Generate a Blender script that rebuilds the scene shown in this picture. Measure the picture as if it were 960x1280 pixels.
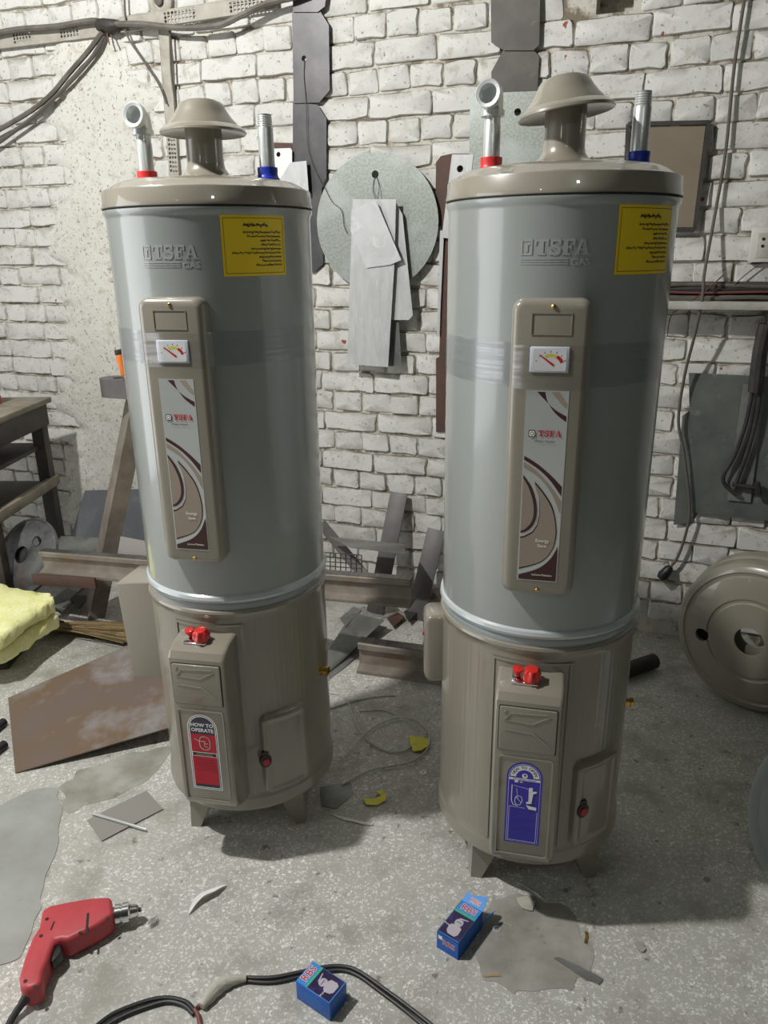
import bpy, bmesh, math, random
from mathutils import Vector, Matrix, noise
R = math.radians
PI = math.pi
for o in list(bpy.data.objects):
    bpy.data.objects.remove(o)
scene = bpy.context.scene
col = scene.collection

# ------------------------------------------------------------------ camera
F_PX, PITCH, ROLL, CAM_H = 946.5, 0.3315, -0.0127, 1.48
CAM = Vector((0, 0, CAM_H))
_fw = Vector((0, math.cos(PITCH), -math.sin(PITCH)))
_up = Vector((0, math.sin(PITCH), math.cos(PITCH)))
_ri = Vector((1, 0, 0))
IR = _ri * math.cos(ROLL) + _up * math.sin(ROLL)
IU = -_ri * math.sin(ROLL) + _up * math.cos(ROLL)
cd = bpy.data.cameras.new('camera')
cd.sensor_fit = 'HORIZONTAL'
cd.sensor_width = 36
cd.lens = F_PX / 960 * 36
cd.clip_start = 0.05
cam = bpy.data.objects.new('camera', cd)
col.objects.link(cam)
cam.matrix_world = Matrix(((IR.x, IU.x, -_fw.x, 0), (IR.y, IU.y, -_fw.y, 0), (IR.z, IU.z, -_fw.z, CAM_H), (0, 0, 0, 1)))
scene.camera = cam

# ------------------------------------------------------------------ world, lamps, exposure
w = bpy.data.worlds.new('world'); scene.world = w; w.use_nodes = True
w.node_tree.nodes['Background'].inputs[0].default_value = (0.80, 0.86, 0.84, 1)
w.node_tree.nodes['Background'].inputs[1].default_value = 0.04
def lamp(name, loc, power, color, radius):
    l = bpy.data.lights.new(name, 'POINT'); l.energy = power; l.color = color; l.shadow_soft_size = radius
    o = bpy.data.objects.new(name, l); o.location = loc; col.objects.link(o)
lamp('lamp_key', (-1.55, 1.28, 3.0), 400, (1.0, 0.995, 0.965), 0.06)
lamp('lamp_room', (0.5, -1.2, 3.0), 20, (0.95, 1.0, 0.95), 0.07)
lamp('lamp_far_room', (-2.0, -2.2, 3.0), 7, (0.93, 1.0, 0.97), 0.07)
# added soft fill from the left; its door frame is invented (added_door_frame below)
dl_ = bpy.data.lights.new('left_fill_light', 'AREA'); dl_.shape = 'RECTANGLE'; dl_.size = 3.0; dl_.size_y = 2.6; dl_.energy = 85; dl_.color = (0.94, 0.97, 1.0)
dlo = bpy.data.objects.new('left_fill_light', dl_); col.objects.link(dlo)
dlo.matrix_world = Matrix.Translation((-4.29, 0.98, 1.35)) @ Matrix.Rotation(-0.3592, 4, 'Z') @ Matrix.Rotation(R(-90), 4, 'Y') @ Matrix.Rotation(R(90), 4, 'Z')
vs = scene.view_settings
vs.view_transform = 'Standard'; vs.look = 'None'; vs.gamma = 1; vs.use_curve_mapping = False
vs.exposure = -0.5

# ------------------------------------------------------------------ survey: pixel rays -> real places on the floor / the wall
WA, W0 = 0.3592, 3.15                       # the brick wall: angle and where it crosses the camera axis
WX = Vector((math.cos(WA), -math.sin(WA), 0))
WN = Vector((-math.sin(WA), -math.cos(WA), 0))      # out of the wall, into the room
WO = Vector((0, W0, 0))
def ray(px, py):
    return _fw + IR * ((px - 480) / F_PX) - IU * ((py - 640) / F_PX)
def fl(px, py, z=0.0):
    d = ray(px, py); return CAM + d * ((z - CAM_H) / d.z)
def wl(px, py, off=0.0):
    d = ray(px, py); t = ((WO + WN * off - CAM).dot(WN)) / d.dot(WN); P = CAM + d * t
    return ((P - WO).dot(WX), P.z)
def WP(s, z, off=0.0):
    return WO + WX * s + WN * off + Vector((0, 0, z))
def wall_matrix(s, z, off):
    p = WP(s, z, off)
    return Matrix(((WX.x, 0, WN.x, p.x), (WX.y, 0, WN.y, p.y), (0, 1, 0, p.z), (0, 0, 0, 1)))
def project(P):
    d = P - CAM; dep = d.dot(_fw)
    return (480 + F_PX * d.dot(IR) / dep, 640 - F_PX * d.dot(IU) / dep, dep)

# ------------------------------------------------------------------ materials
def new_mat(name):
    m = bpy.data.materials.new(name); m.use_nodes = True
    return m, m.node_tree, m.node_tree.nodes['Principled BSDF']
MATS = {}
def mat(name, c, rough=0.5, metal=0.0, c2=None, scale=20, lo=0.35, hi=0.65, bump=0.0, bscale=None, coat=0.0, detail=4,
        c3=None, scale3=60, lo3=0.6, hi3=0.7, alpha=None, emit=None, coords='Object', stretch=None, transmission=0, spec=None, rough2=None):
    if name in MATS: return MATS[name]
    m, nt, b = new_mat(name)
    b.inputs['Base Color'].default_value = (*c, 1); b.inputs['Roughness'].default_value = rough; b.inputs['Metallic'].default_value = metal
    b.inputs['Coat Weight'].default_value = coat; b.inputs['Coat Roughness'].default_value = 0.035
    if spec is not None: b.inputs['Specular IOR Level'].default_value = spec
    if transmission: b.inputs['Transmission Weight'].default_value = transmission
    if alpha is not None: b.inputs['Alpha'].default_value = alpha
    if emit: b.inputs['Emission Color'].default_value = (*emit[0], 1); b.inputs['Emission Strength'].default_value = emit[1]
    N, L = nt.nodes, nt.links
    src = None
    def coord():
        nonlocal src
        if src is None:
            if coords == 'World':
                g = N.new('ShaderNodeNewGeometry'); out = g.outputs['Position']
            else:
                g = N.new('ShaderNodeTexCoord'); out = g.outputs[coords]
            if stretch:
                mp = N.new('ShaderNodeMapping'); mp.inputs['Scale'].default_value = stretch
                L.new(out, mp.inputs['Vector']); out = mp.outputs[0]
            src = out
        return src
    def ntex(sc, det=detail):
        t = N.new('ShaderNodeTexNoise'); t.inputs['Scale'].default_value = sc; t.inputs['Detail'].default_value = det; t.inputs['Roughness'].default_value = 0.6
        L.new(coord(), t.inputs['Vector']); return t.outputs['Fac']
    def ramp(fac, a, bb):
        r = N.new('ShaderNodeMapRange'); r.inputs['From Min'].default_value = a; r.inputs['From Max'].default_value = bb; r.clamp = True
        L.new(fac, r.inputs['Value']); return r.outputs[0]
    def mix(fac, A, B):
        x = N.new('ShaderNodeMix'); x.data_type = 'RGBA'; L.new(fac, x.inputs['Factor'])
        if isinstance(A, tuple): x.inputs['A'].default_value = (*A, 1)
        else: L.new(A, x.inputs['A'])
        x.inputs['B'].default_value = (*B, 1); return x.outputs['Result']
    cc = c
    if c2: 
        f2 = ramp(ntex(scale), lo, hi); cc = mix(f2, cc, c2)
        if rough2 is not None:
            r = N.new('ShaderNodeMapRange'); r.inputs['To Min'].default_value = rough; r.inputs['To Max'].default_value = rough2
            L.new(f2, r.inputs['Value']); L.new(r.outputs[0], b.inputs['Roughness'])
    if c3: cc = mix(ramp(ntex(scale3), lo3, hi3), cc, c3)
    if not isinstance(cc, tuple): L.new(cc, b.inputs['Base Color'])
    if bump:
        bp = N.new('ShaderNodeBump'); bp.inputs['Strength'].default_value = bump; bp.inputs['Distance'].default_value = 0.004
        L.new(ntex(bscale or scale, 6), bp.inputs['Height']); L.new(bp.outputs[0], b.inputs['Normal'])
    MATS[name] = m
    return m

def srgb(r, g, b):
    f = lambda v: (v / 255 / 12.92) if v / 255 <= 0.04045 else ((v / 255 + 0.055) / 1.055) ** 2.4
    return (f(r), f(g), f(b))

def whitewash(name, base, dirt, brick_red, dust_amt, bump, crack=None, pit=0.63):
    m, nt, b = new_mat(name); N, L = nt.nodes, nt.links
    g = N.new('ShaderNodeNewGeometry')
    def ntex(sc, det=5, rg=0.65):
        t = N.new('ShaderNodeTexNoise'); t.inputs['Scale'].default_value = sc; t.inputs['Detail'].default_value = det; t.inputs['Roughness'].default_value = rg
        L.new(g.outputs['Position'], t.inputs['Vector']); return t.outputs['Fac']
    def ramp(fac, a, bb, to=1.0):
        r = N.new('ShaderNodeMapRange'); r.inputs['From Min'].default_value = a; r.inputs['From Max'].default_value = bb; r.inputs['To Max'].default_value = to; r.clamp = True
        L.new(fac, r.inputs['Value']); return r.outputs[0]
    def mix(fac, A, B):
        x = N.new('ShaderNodeMix'); x.data_type = 'RGBA'; L.new(fac, x.inputs['Factor'])
        if isinstance(A, tuple): x.inputs['A'].default_value = (*A, 1)
        else: L.new(A, x.inputs['A'])
        x.inputs['B'].default_value = (*B, 1); return x.outputs['Result']
    c = mix(ramp(ntex(3.0), 0.40, 0.62, 0.5), base, tuple(v * 0.86 for v in base))
    c = mix(ramp(ntex(24), 0.54, 0.74, 0.8), c, dirt)
    c = mix(ramp(ntex(75, 3), pit, pit + 0.06, 0.85), c, tuple(v * 0.45 for v in dirt))
    if crack: c = mix(ramp(ntex(11, 4), 0.49, 0.60, 0.9), c, crack)
    if brick_red: c = mix(ramp(ntex(17, 2), 0.73, 0.75), c, brick_red)
    if dust_amt:
        s = N.new('ShaderNodeSeparateXYZ'); L.new(g.outputs['Normal'], s.inputs[0])
        d = ramp(s.outputs['Z'], 0.15, 0.7, dust_amt)
        mu = N.new('ShaderNodeMath'); mu.operation = 'MULTIPLY'; L.new(d, mu.inputs[0]); L.new(ramp(ntex(14), 0.30, 0.55), mu.inputs[1])
        c = mix(mu.outputs[0], c, (0.13, 0.10, 0.06))
    L.new(c, b.inputs['Base Color']); b.inputs['Roughness'].default_value = 0.9; b.inputs['Specular IOR Level'].default_value = 0.2
    bp = N.new('ShaderNodeBump'); bp.inputs['Strength'].default_value = bump; bp.inputs['Distance'].default_value = 0.006
    L.new(ntex(38, 6), bp.inputs['Height']); L.new(bp.outputs[0], b.inputs['Normal'])
    MATS[name] = m; return m

M_BRICK = whitewash('whitewashed_brick', (0.66, 0.65, 0.615), (0.40, 0.36, 0.285), (0.33, 0.10, 0.06), 0.8, 0.45)
M_MORTAR = whitewash('dirty_mortar', (0.58, 0.55, 0.48), (0.25, 0.20, 0.13), None, 0.0, 0.8, (0.17, 0.135, 0.09))
M_PLASTER = whitewash('whitewashed_plaster', (0.67, 0.655, 0.60), (0.43, 0.38, 0.28), None, 0.5, 0.9, None, 0.595)

def terrazzo(name):
    m, nt, b = new_mat(name); N, L = nt.nodes, nt.links
    g = N.new('ShaderNodeNewGeometry'); P = g.outputs['Position']
    wn = N.new('ShaderNodeTexNoise'); wn.inputs['Scale'].default_value = 90; wn.inputs['Detail'].default_value = 2; L.new(P, wn.inputs['Vector'])
    wm = N.new('ShaderNodeMix'); wm.data_type = 'VECTOR'; wm.inputs['Factor'].default_value = 0.02; L.new(P, wm.inputs['A']); L.new(wn.outputs['Color'], wm.inputs['B'])
    v = N.new('ShaderNodeTexVoronoi'); v.inputs['Scale'].default_value = 160; L.new(wm.outputs['Result'], v.inputs['Vector'])
    sx = N.new('ShaderNodeSeparateColor'); L.new(v.outputs['Color'], sx.inputs[0])
    rad = N.new('ShaderNodeMapRange'); rad.inputs['From Min'].default_value = 0.08; rad.inputs['To Min'].default_value = 0.0; rad.inputs['To Max'].default_value = 0.72; L.new(sx.outputs['Red'], rad.inputs[0])
    df = N.new('ShaderNodeMath'); df.operation = 'SUBTRACT'; L.new(rad.outputs[0], df.inputs[0]); L.new(v.outputs['Distance'], df.inputs[1])
    ck = N.new('ShaderNodeMapRange'); ck.inputs['From Min'].default_value = -0.03; ck.inputs['From Max'].default_value = 0.10; L.new(df.outputs[0], ck.inputs[0])
    tone = N.new('ShaderNodeValToRGB'); e = tone.color_ramp.elements
    e[0].color = (0.56, 0.555, 0.52, 1); e[1].color = (0.84, 0.83, 0.79, 1); L.new(sx.outputs['Green'], tone.inputs[0])
    cr = N.new('ShaderNodeMix'); cr.data_type = 'RGBA'; cr.inputs['A'].default_value = (0.445, 0.435, 0.395, 1); L.new(ck.outputs[0], cr.inputs['Factor']); L.new(tone.outputs[0], cr.inputs['B'])
    def ntex(sc, det=5):
        t = N.new('ShaderNodeTexNoise'); t.inputs['Scale'].default_value = sc; t.inputs['Detail'].default_value = det; t.inputs['Roughness'].default_value = 0.6
        L.new(P, t.inputs['Vector']); return t.outputs['Fac']
    def ramp(fac, a, bb, to=1.0):
        r = N.new('ShaderNodeMapRange'); r.inputs['From Min'].default_value = a; r.inputs['From Max'].default_value = bb; r.inputs['To Max'].default_value = to; r.clamp = True
        L.new(fac, r.inputs['Value']); return r.outputs[0]
    def mix(fac, A, B):
        x = N.new('ShaderNodeMix'); x.data_type = 'RGBA'; L.new(fac, x.inputs['Factor']); L.new(A, x.inputs['A']); x.inputs['B'].default_value = (*B, 1); return x.outputs['Result']
    c = cr.outputs['Result']
    c = mix(ramp(ntex(2.2), 0.44, 0.66, 0.55), c, (0.40, 0.39, 0.35))
    c = mix(ramp(ntex(7), 0.50, 0.66, 0.6), c, (0.26, 0.245, 0.205))
    c = mix(ramp(ntex(26, 3), 0.64, 0.70, 0.75), c, (0.13, 0.12, 0.10))
    L.new(c, b.inputs['Base Color']); b.inputs['Roughness'].default_value = 0.62
    bp = N.new('ShaderNodeBump'); bp.inputs['Strength'].default_value = 0.5; bp.inputs['Distance'].default_value = 0.004
    L.new(ntex(40, 6), bp.inputs['Height']); L.new(bp.outputs[0], b.inputs['Normal'])
    return m
M_FLOOR = terrazzo('worn_terrazzo')
M_CEMENT = mat('cement_patch', (0.36, 0.37, 0.345), 0.75, c2=(0.29, 0.29, 0.26), scale=6, c3=(0.18, 0.17, 0.15), scale3=22, lo3=0.66, hi3=0.8, bump=0.25, bscale=30, coords='World')
M_CEMENT2 = mat('cement_patch_brown', (0.385, 0.37, 0.33), 0.8, c2=(0.25, 0.235, 0.20), scale=9, c3=(0.14, 0.13, 0.11), scale3=25, lo3=0.62, hi3=0.8, bump=0.3, bscale=30, coords='World')
M_GREY = mat('grey_enamel', (0.305, 0.325, 0.312), 0.28, coat=1.0); M_GREY.node_tree.nodes['Principled BSDF'].inputs['Coat Roughness'].default_value = 0.11
M_BEAD = mat('pale_enamel', (0.50, 0.54, 0.545), 0.25, coat=0.8)
M_BAND = mat('band_enamel', (0.30, 0.345, 0.35), 0.3, coat=0.5)
M_BEIGE = mat('beige_enamel', (0.262, 0.238, 0.190), 0.28, coat=0.8)
M_BEIGE_IN = mat('beige_dull', (0.30, 0.275, 0.22), 0.5)
M_CHROME = mat('chrome', (0.75, 0.75, 0.75), 0.15, 1.0)
M_ZINC = mat('zinc_pipe', (0.66, 0.68, 0.67), 0.30, 0.55, bump=0.05, bscale=120)
M_GALV = mat('galvanised_sheet', (0.33, 0.355, 0.325), 0.45, 0.35, c2=(0.26, 0.285, 0.255), scale=110, lo=0.42, hi=0.58, detail=2, c3=(0.42, 0.45, 0.43), scale3=5, lo3=0.5, hi3=0.75)
M_GALVDARK = mat('dull_galvanised_sheet', (0.19, 0.20, 0.185), 0.5, 0.4, c2=(0.13, 0.14, 0.13), scale=8, c3=(0.30, 0.31, 0.29), scale3=14, lo3=0.6, hi3=0.75)
M_ALU = mat('aluminium_sheet', (0.58, 0.58, 0.575), 0.40, 0.25, c2=(0.48, 0.48, 0.475), scale=9, stretch=(4, 1, 1), c3=(0.72, 0.72, 0.72), scale3=16, lo3=0.6, hi3=0.75)
M_ALU2 = mat('bright_aluminium_sheet', (0.70, 0.70, 0.70), 0.36, 0.2, c2=(0.58, 0.58, 0.58), scale=8, c3=(0.82, 0.82, 0.82), scale3=14, lo3=0.55, hi3=0.7)
M_BLACKSTEEL = mat('black_steel_sheet', (0.060, 0.060, 0.064), 0.42, 0.5, c2=(0.095, 0.09, 0.09), scale=9, c3=(0.14, 0.12, 0.11), scale3=18, lo3=0.62, hi3=0.8)
M_BROWNSTEEL = mat('brown_steel_sheet', (0.10, 0.092, 0.08), 0.55, 0.3, c2=(0.07, 0.065, 0.06), scale=9, c3=(0.15, 0.13, 0.11), scale3=25, lo3=0.62, hi3=0.8)
M_RUST = mat('rusty_strip', (0.115, 0.058, 0.042), 0.7, 0.1, c2=(0.075, 0.045, 0.036), scale=10, c3=(0.24, 0.11, 0.035), scale3=16, lo3=0.63, hi3=0.74, bump=0.2, bscale=60)
M_RUSTPLATE = mat('rusty_plate', (0.155, 0.118, 0.10), 0.6, 0.15, c2=(0.17, 0.11, 0.065), scale=4, c3=(0.27, 0.255, 0.255), scale3=6, lo3=0.52, hi3=0.72, bump=0.15, bscale=40)
M_RAIL = mat('worn_rail_steel', (0.27, 0.23, 0.185), 0.6, 0.15, c2=(0.17, 0.145, 0.12), scale=10, c3=(0.23, 0.13, 0.07), scale3=9, lo3=0.6, hi3=0.75, bump=0.15, bscale=50)
M_RAILTOP = mat('polished_rail_head', (0.21, 0.205, 0.195), 0.35, 0.7, c2=(0.13, 0.12, 0.11), scale=16, stretch=(1, 6, 6))
M_FLAT = mat('flat_bar_steel', (0.13, 0.122, 0.118), 0.5, 0.25, c2=(0.10, 0.092, 0.09), scale=10, c3=(0.15, 0.10, 0.08), scale3=14, lo3=0.6, hi3=0.72)
M_SCRAP = mat('grey_scrap_sheet', (0.26, 0.265, 0.25), 0.45, 0.25, c2=(0.15, 0.15, 0.14), scale=7, c3=(0.13, 0.10, 0.08), scale3=12, lo3=0.62, hi3=0.75)
M_BLUEGREY = mat('blue_grey_sheet', (0.20, 0.21, 0.23), 0.45, 0.4, c2=(0.15, 0.155, 0.17), scale=6, c3=(0.28, 0.28, 0.28), scale3=9, lo3=0.6, hi3=0.75)
M_TAUPE = mat('taupe_sheet', (0.27, 0.25, 0.225), 0.55)
M_DARK = mat('dark_iron', (0.035, 0.033, 0.031), 0.6, 0.3, c2=(0.06, 0.052, 0.045), scale=20, bump=0.2, bscale=60)
M_SOOT = mat('sooty_iron', (0.06, 0.06, 0.062), 0.65, 0.2, c2=(0.15, 0.15, 0.148), scale=14, c3=(0.20, 0.15, 0.11), scale3=5, lo3=0.58, hi3=0.72, bump=0.4, bscale=40)
M_WOODDARK = mat('dirty_bench_steel', (0.075, 0.065, 0.058), 0.7, c2=(0.045, 0.04, 0.036), scale=12, bump=0.2)
M_BENCHTOP = mat('dusty_bench_top', (0.30, 0.265, 0.205), 0.75, c2=(0.20, 0.17, 0.13), scale=10, bump=0.2)
M_BOARD = mat('brown_board', (0.185, 0.145, 0.10), 0.7, c2=(0.22, 0.18, 0.13), scale=5, c3=(0.12, 0.09, 0.06), scale3=9, lo3=0.6, hi3=0.8)
M_WOOL = mat('yellow_wool', (0.84, 0.83, 0.33), 1.0, c2=(0.95, 0.94, 0.55), scale=14, c3=(0.62, 0.56, 0.20), scale3=30, lo3=0.62, hi3=0.8, bump=1.0, bscale=90, spec=0.05)
M_STRAW = mat('broom_straw', (0.40, 0.30, 0.15), 0.7, c2=(0.30, 0.21, 0.10), scale=20)
M_STRAW2 = mat('broom_straw_dark', (0.24, 0.17, 0.085), 0.7)
M_RED = mat('red_plastic', (0.62, 0.020, 0.016), 0.3, coat=0.4)
M_REDCAP = mat('red_collar', (0.62, 0.03, 0.03), 0.4)
M_BLUECAP = mat('blue_collar', (0.012, 0.035, 0.40), 0.35)
M_DRILL = mat('drill_red', (0.52, 0.062, 0.075), 0.45, c2=(0.46, 0.05, 0.06), scale=12, c3=(0.26, 0.05, 0.05), scale3=40, lo3=0.66, hi3=0.78)
M_BLACK = mat('black_plastic', (0.014, 0.014, 0.016), 0.42)
M_CORD = mat('black_cord', (0.022, 0.022, 0.023), 0.5)
M_GREYCORD = mat('grey_cable', (0.17, 0.155, 0.135), 0.65, c2=(0.10, 0.085, 0.07), scale=14)
M_BROWNCORD = mat('brown_cable', (0.11, 0.095, 0.08), 0.65)
M_WHITE = mat('white_print', (0.80, 0.80, 0.78), 0.5)
M_CREAM = mat('cream_print', (0.88, 0.88, 0.76), 0.6, spec=0.3)
M_SILVER = mat('silver_edge', (0.62, 0.64, 0.63), 0.3, 0.5)
M_MAROON = mat('maroon_print', (0.050, 0.017, 0.018), 0.4)
M_TAUPEP = mat('taupe_print', (0.30, 0.245, 0.195), 0.4)
M_REDP = mat('red_print', (0.47, 0.012, 0.03), 0.4)
M_BLUEP = mat('blue_print', (0.040, 0.028, 0.42), 0.4)
M_NAVYP = mat('navy_print', (0.035, 0.038, 0.075), 0.4)
M_BLACKP = mat('black_print', (0.02, 0.02, 0.02), 0.5)
M_YELLOW = mat('yellow_sticker', (0.93, 0.66, 0.02), 0.45)
M_PAPERY = mat('yellow_paper', (0.70, 0.64, 0.06), 0.6)
M_PAPERW = mat('pale_scrap', (0.52, 0.50, 0.43), 0.7, c2=(0.40, 0.38, 0.32), scale=30)
M_BRASS = mat('brass', (0.55, 0.36, 0.08), 0.3, 1.0)
M_ORANGE = mat('orange_handle', (0.80, 0.20, 0.02), 0.4)
M_BOXBLUE = mat('carton_blue', (0.012, 0.125, 0.50), 0.4, c2=(0.010, 0.10, 0.42), scale=30)
M_BOXLIGHT = mat('carton_light_blue', (0.05, 0.27, 0.70), 0.4)
M_GREENP = mat('green_print', (0.06, 0.42, 0.28), 0.4)
M_PURPLE = mat('purple_print', (0.020, 0.010, 0.060), 0.35, c2=(0.07, 0.04, 0.22), scale=30, lo=0.5, hi=0.7)
M_LAV = mat('lavender_print', (0.50, 0.45, 0.52), 0.4)
M_GAUGE = mat('gauge_face', (0.66, 0.72, 0.78), 0.3)
M_CLEARWIRE = mat('clear_wire', (0.56, 0.57, 0.52), 0.25, c2=(0.40, 0.40, 0.36), scale=14, coat=0.5)
M_COPPERW = mat('red_wire', (0.17, 0.055, 0.045), 0.5)
M_SOCKET = mat('socket_white', (0.60, 0.59, 0.54), 0.5)
M_TRUNK = mat('plastic_trunking', (0.44, 0.42, 0.36), 0.6, c2=(0.33, 0.30, 0.25), scale=16)
M_LEDGE = mat('ledge_concrete', (0.42, 0.42, 0.39), 0.8, c2=(0.25, 0.23, 0.20), scale=10, bump=0.3, coords='World')
M_ROOM = mat('room_wash', (0.05, 0.054, 0.048), 0.9, c2=(0.035, 0.038, 0.033), scale=1.2)
M_LEFTW = mat('left_wall_wash', (0.36, 0.36, 0.345), 0.9, c2=(0.28, 0.28, 0.265), scale=1.5)
M_CEIL = mat('ceiling_wash', (0.05, 0.054, 0.048), 0.9, c2=(0.035, 0.038, 0.033), scale=1.0)
def film_mat():
    m, nt, b = new_mat('clear_film'); N, L = nt.nodes, nt.links
    tr = N.new('ShaderNodeBsdfTransparent'); tr.inputs[0].default_value = (0.92, 0.92, 0.935, 1)
    gl = N.new('ShaderNodeBsdfGlossy'); gl.inputs['Roughness'].default_value = 0.22; gl.inputs[0].default_value = (0.85, 0.85, 0.88, 1)
    mx = N.new('ShaderNodeMixShader'); out = N['Material Output']
    tc = N.new('ShaderNodeTexCoord'); mp = N.new('ShaderNodeMapping'); mp.inputs['Scale'].default_value = (6, 6, 160)
    n = N.new('ShaderNodeTexNoise'); n.inputs['Scale'].default_value = 1.0; n.inputs['Detail'].default_value = 3
    L.new(tc.outputs['Object'], mp.inputs[0]); L.new(mp.outputs[0], n.inputs['Vector'])
    r = N.new('ShaderNodeMapRange'); r.inputs['From Min'].default_value = 0.35; r.inputs['From Max'].default_value = 0.75; r.inputs['To Min'].default_value = 0.03; r.inputs['To Max'].default_value = 0.16
    L.new(n.outputs['Fac'], r.inputs[0]); L.new(r.outputs[0], mx.inputs[0]); L.new(tr.outputs[0], mx.inputs[1]); L.new(gl.outputs[0], mx.inputs[2])
    bp = N.new('ShaderNodeBump'); bp.inputs['Strength'].default_value = 0.4; bp.inputs['Distance'].default_value = 0.002
    L.new(n.outputs['Fac'], bp.inputs['Height']); L.new(bp.outputs[0], gl.inputs['Normal'])
    L.new(mx.outputs[0], out.inputs['Surface']); return m
M_FILM = film_mat()

# ------------------------------------------------------------------ mesh helpers
class MB:
    """collects geometry; build() links it as ONE mesh object"""
    def __init__(s): s.v, s.f, s.m, s.mats = [], [], [], []
    def mi(s, m):
        if m not in s.mats: s.mats.append(m)
        return s.mats.index(m)
    def add(s, vs_, fs, m, mtx=None):
        k = len(s.v); i = s.mi(m)
        s.v += [tuple(mtx @ Vector(p)) if mtx else tuple(p) for p in vs_]
        s.f += [tuple(a + k for a in q) for q in fs]; s.m += [i] * len(fs); return s
    def mesh(s, name, angle=35):
        me = bpy.data.meshes.new(name); me.from_pydata(s.v, [], s.f)
        for m in s.mats: me.materials.append(m)
        me.polygons.foreach_set('material_index', s.m)
        me.polygons.foreach_set('use_smooth', [True] * len(s.f))
        me.update(); me.set_sharp_from_angle(angle=R(angle)); return me
    def build(s, name, parent=None, mtx=None, angle=35):
        return link(name, s.mesh(name, angle), parent, mtx)
    # shapes
    def box(s, c, size, m, bevel=0, mtx=None, segs=2):
        v, f = bbox(size, bevel, segs); T = Matrix.Translation(c)
        return s.add(v, f, m, (mtx @ T) if mtx else T)
    def lathe(s, prof, m, segs=48, mtx=None, rip=None):
        n = len(prof); vs_, fs = [], []
        for j in range(segs):
            a = 2 * PI * j / segs
            for (r, z) in prof:
                rr = r + (rip(a, z) if rip else 0)
                vs_.append((rr * math.sin(a), -rr * math.cos(a), z))
        for j in range(segs):
            k = (j + 1) % segs
            for i in range(n - 1):
                a_, b_, c_, d_ = j * n + i, k * n + i, k * n + i + 1, j * n + i + 1
                if prof[i][0] < 1e-6: fs.append((a_, c_, d_))
                elif prof[i + 1][0] < 1e-6: fs.append((a_, b_, c_))
                else: fs.append((a_, b_, c_, d_))
        return s.add(vs_, fs, m, mtx)
    def tube(s, pts, r, m, segs=8, mtx=None, tang=None, caps=True):
        pts = [Vector(p) for p in pts]; n = len(pts)
        rs = r if isinstance(r, (list, tuple)) else [r] * n
        vs_, fs = [], []; prev = None
        for i, p in enumerate(pts):
            t = Vector(tang[i]) if tang else (pts[min(i + 1, n - 1)] - pts[max(i - 1, 0)])
            t = t.normalized() if t.length > 1e-9 else Vector((0, 0, 1))
            if prev is None:
                u = t.orthogonal().normalized()
            else:
                u = (prev - t * prev.dot(t)); u = u.normalized() if u.length > 1e-6 else t.orthogonal().normalized()
            prev = u; w_ = t.cross(u)
            for j in range(segs):
                a = 2 * PI * j / segs; vs_.append(p + (u * math.cos(a) + w_ * math.sin(a)) * rs[i])
        for i in range(n - 1):
            for j in range(segs):
                k = (j + 1) % segs; fs.append((i * segs + j, i * segs + k, (i + 1) * segs + k, (i + 1) * segs + j))
        if caps:
            fs.append(tuple(reversed(range(segs)))); fs.append(tuple((n - 1) * segs + j for j in range(segs)))
        return s.add(vs_, fs, m, mtx)
    def poly(s, outer, m, thick, holes=(), mtx=None, bevel=0):
        v, f = polyprism(outer, holes, thick, bevel); return s.add(v, f, m, mtx)
    def flat(s, pts, m, mtx=None):
        """one flat n-gon (print)"""
        v, f = polyfill(pts); return s.add(v, f, m, mtx)
_bb = {}
def bbox(size, bevel, segs=2):
    key = (tuple(size), bevel, segs)
    if key in _bb: return _bb[key]
    bm = bmesh.new(); bmesh.ops.create_cube(bm, size=1)
    bmesh.ops.scale(bm, vec=size, verts=bm.verts)
    if bevel: bmesh.ops.bevel(bm, geom=bm.edges[:], offset=bevel, segments=segs, affect='EDGES', profile=0.5)
    out = dump(bm); _bb[key] = out; return out
def dump(bm):
    bm.verts.index_update(); v = [tuple(x.co) for x in bm.verts]; f = [tuple(x.index for x in q.verts) for q in bm.faces]; bm.free(); return v, f
def _fill(bm, outer, holes):
    for loop in [outer] + list(holes):
        vv = [bm.verts.new((p[0], p[1], 0)) for p in loop]
        for i in range(len(vv)): bm.edges.new((vv[i], vv[(i + 1) % len(vv)]))
    bmesh.ops.triangle_fill(bm, use_beauty=True, use_dissolve=False, edges=bm.edges[:], normal=(0, 0, 1))
def polyfill(outer, holes=()):
    bm = bmesh.new(); _fill(bm, outer, holes); bmesh.ops.recalc_face_normals(bm, faces=bm.faces[:])
    if bm.faces and sum(f.normal.z for f in bm.faces) < 0: bmesh.ops.reverse_faces(bm, faces=bm.faces[:])
    return dump(bm)
def polyprism(outer, holes, thick, bevel=0):
    """polygon in XY, from z=-thick to z=0"""
    bm = bmesh.new(); _fill(bm, outer, holes)
    r = bmesh.ops.extrude_face_region(bm, geom=bm.faces[:])
    bmesh.ops.translate(bm, vec=(0, 0, -thick), verts=[g for g in r['geom'] if isinstance(g, bmesh.types.BMVert)])
    bmesh.ops.recalc_face_normals(bm, faces=bm.faces[:])
    if bevel:
        bmesh.ops.dissolve_limit(bm, angle_limit=R(1), verts=bm.verts[:], edges=bm.edges[:])
        bmesh.ops.bevel(bm, geom=[e for e in bm.edges if e.calc_face_angle(0) > R(50)], offset=bevel, segments=3, affect='EDGES', profile=0.5)
    return dump(bm)
def link(name, me, parent=None, mtx=None):
    o = bpy.data.objects.new(name, me); col.objects.link(o)
    if parent: o.parent = parent
    if mtx is not None:
        if parent: o.matrix_local = mtx
        else: o.matrix_world = mtx
    return o
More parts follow.
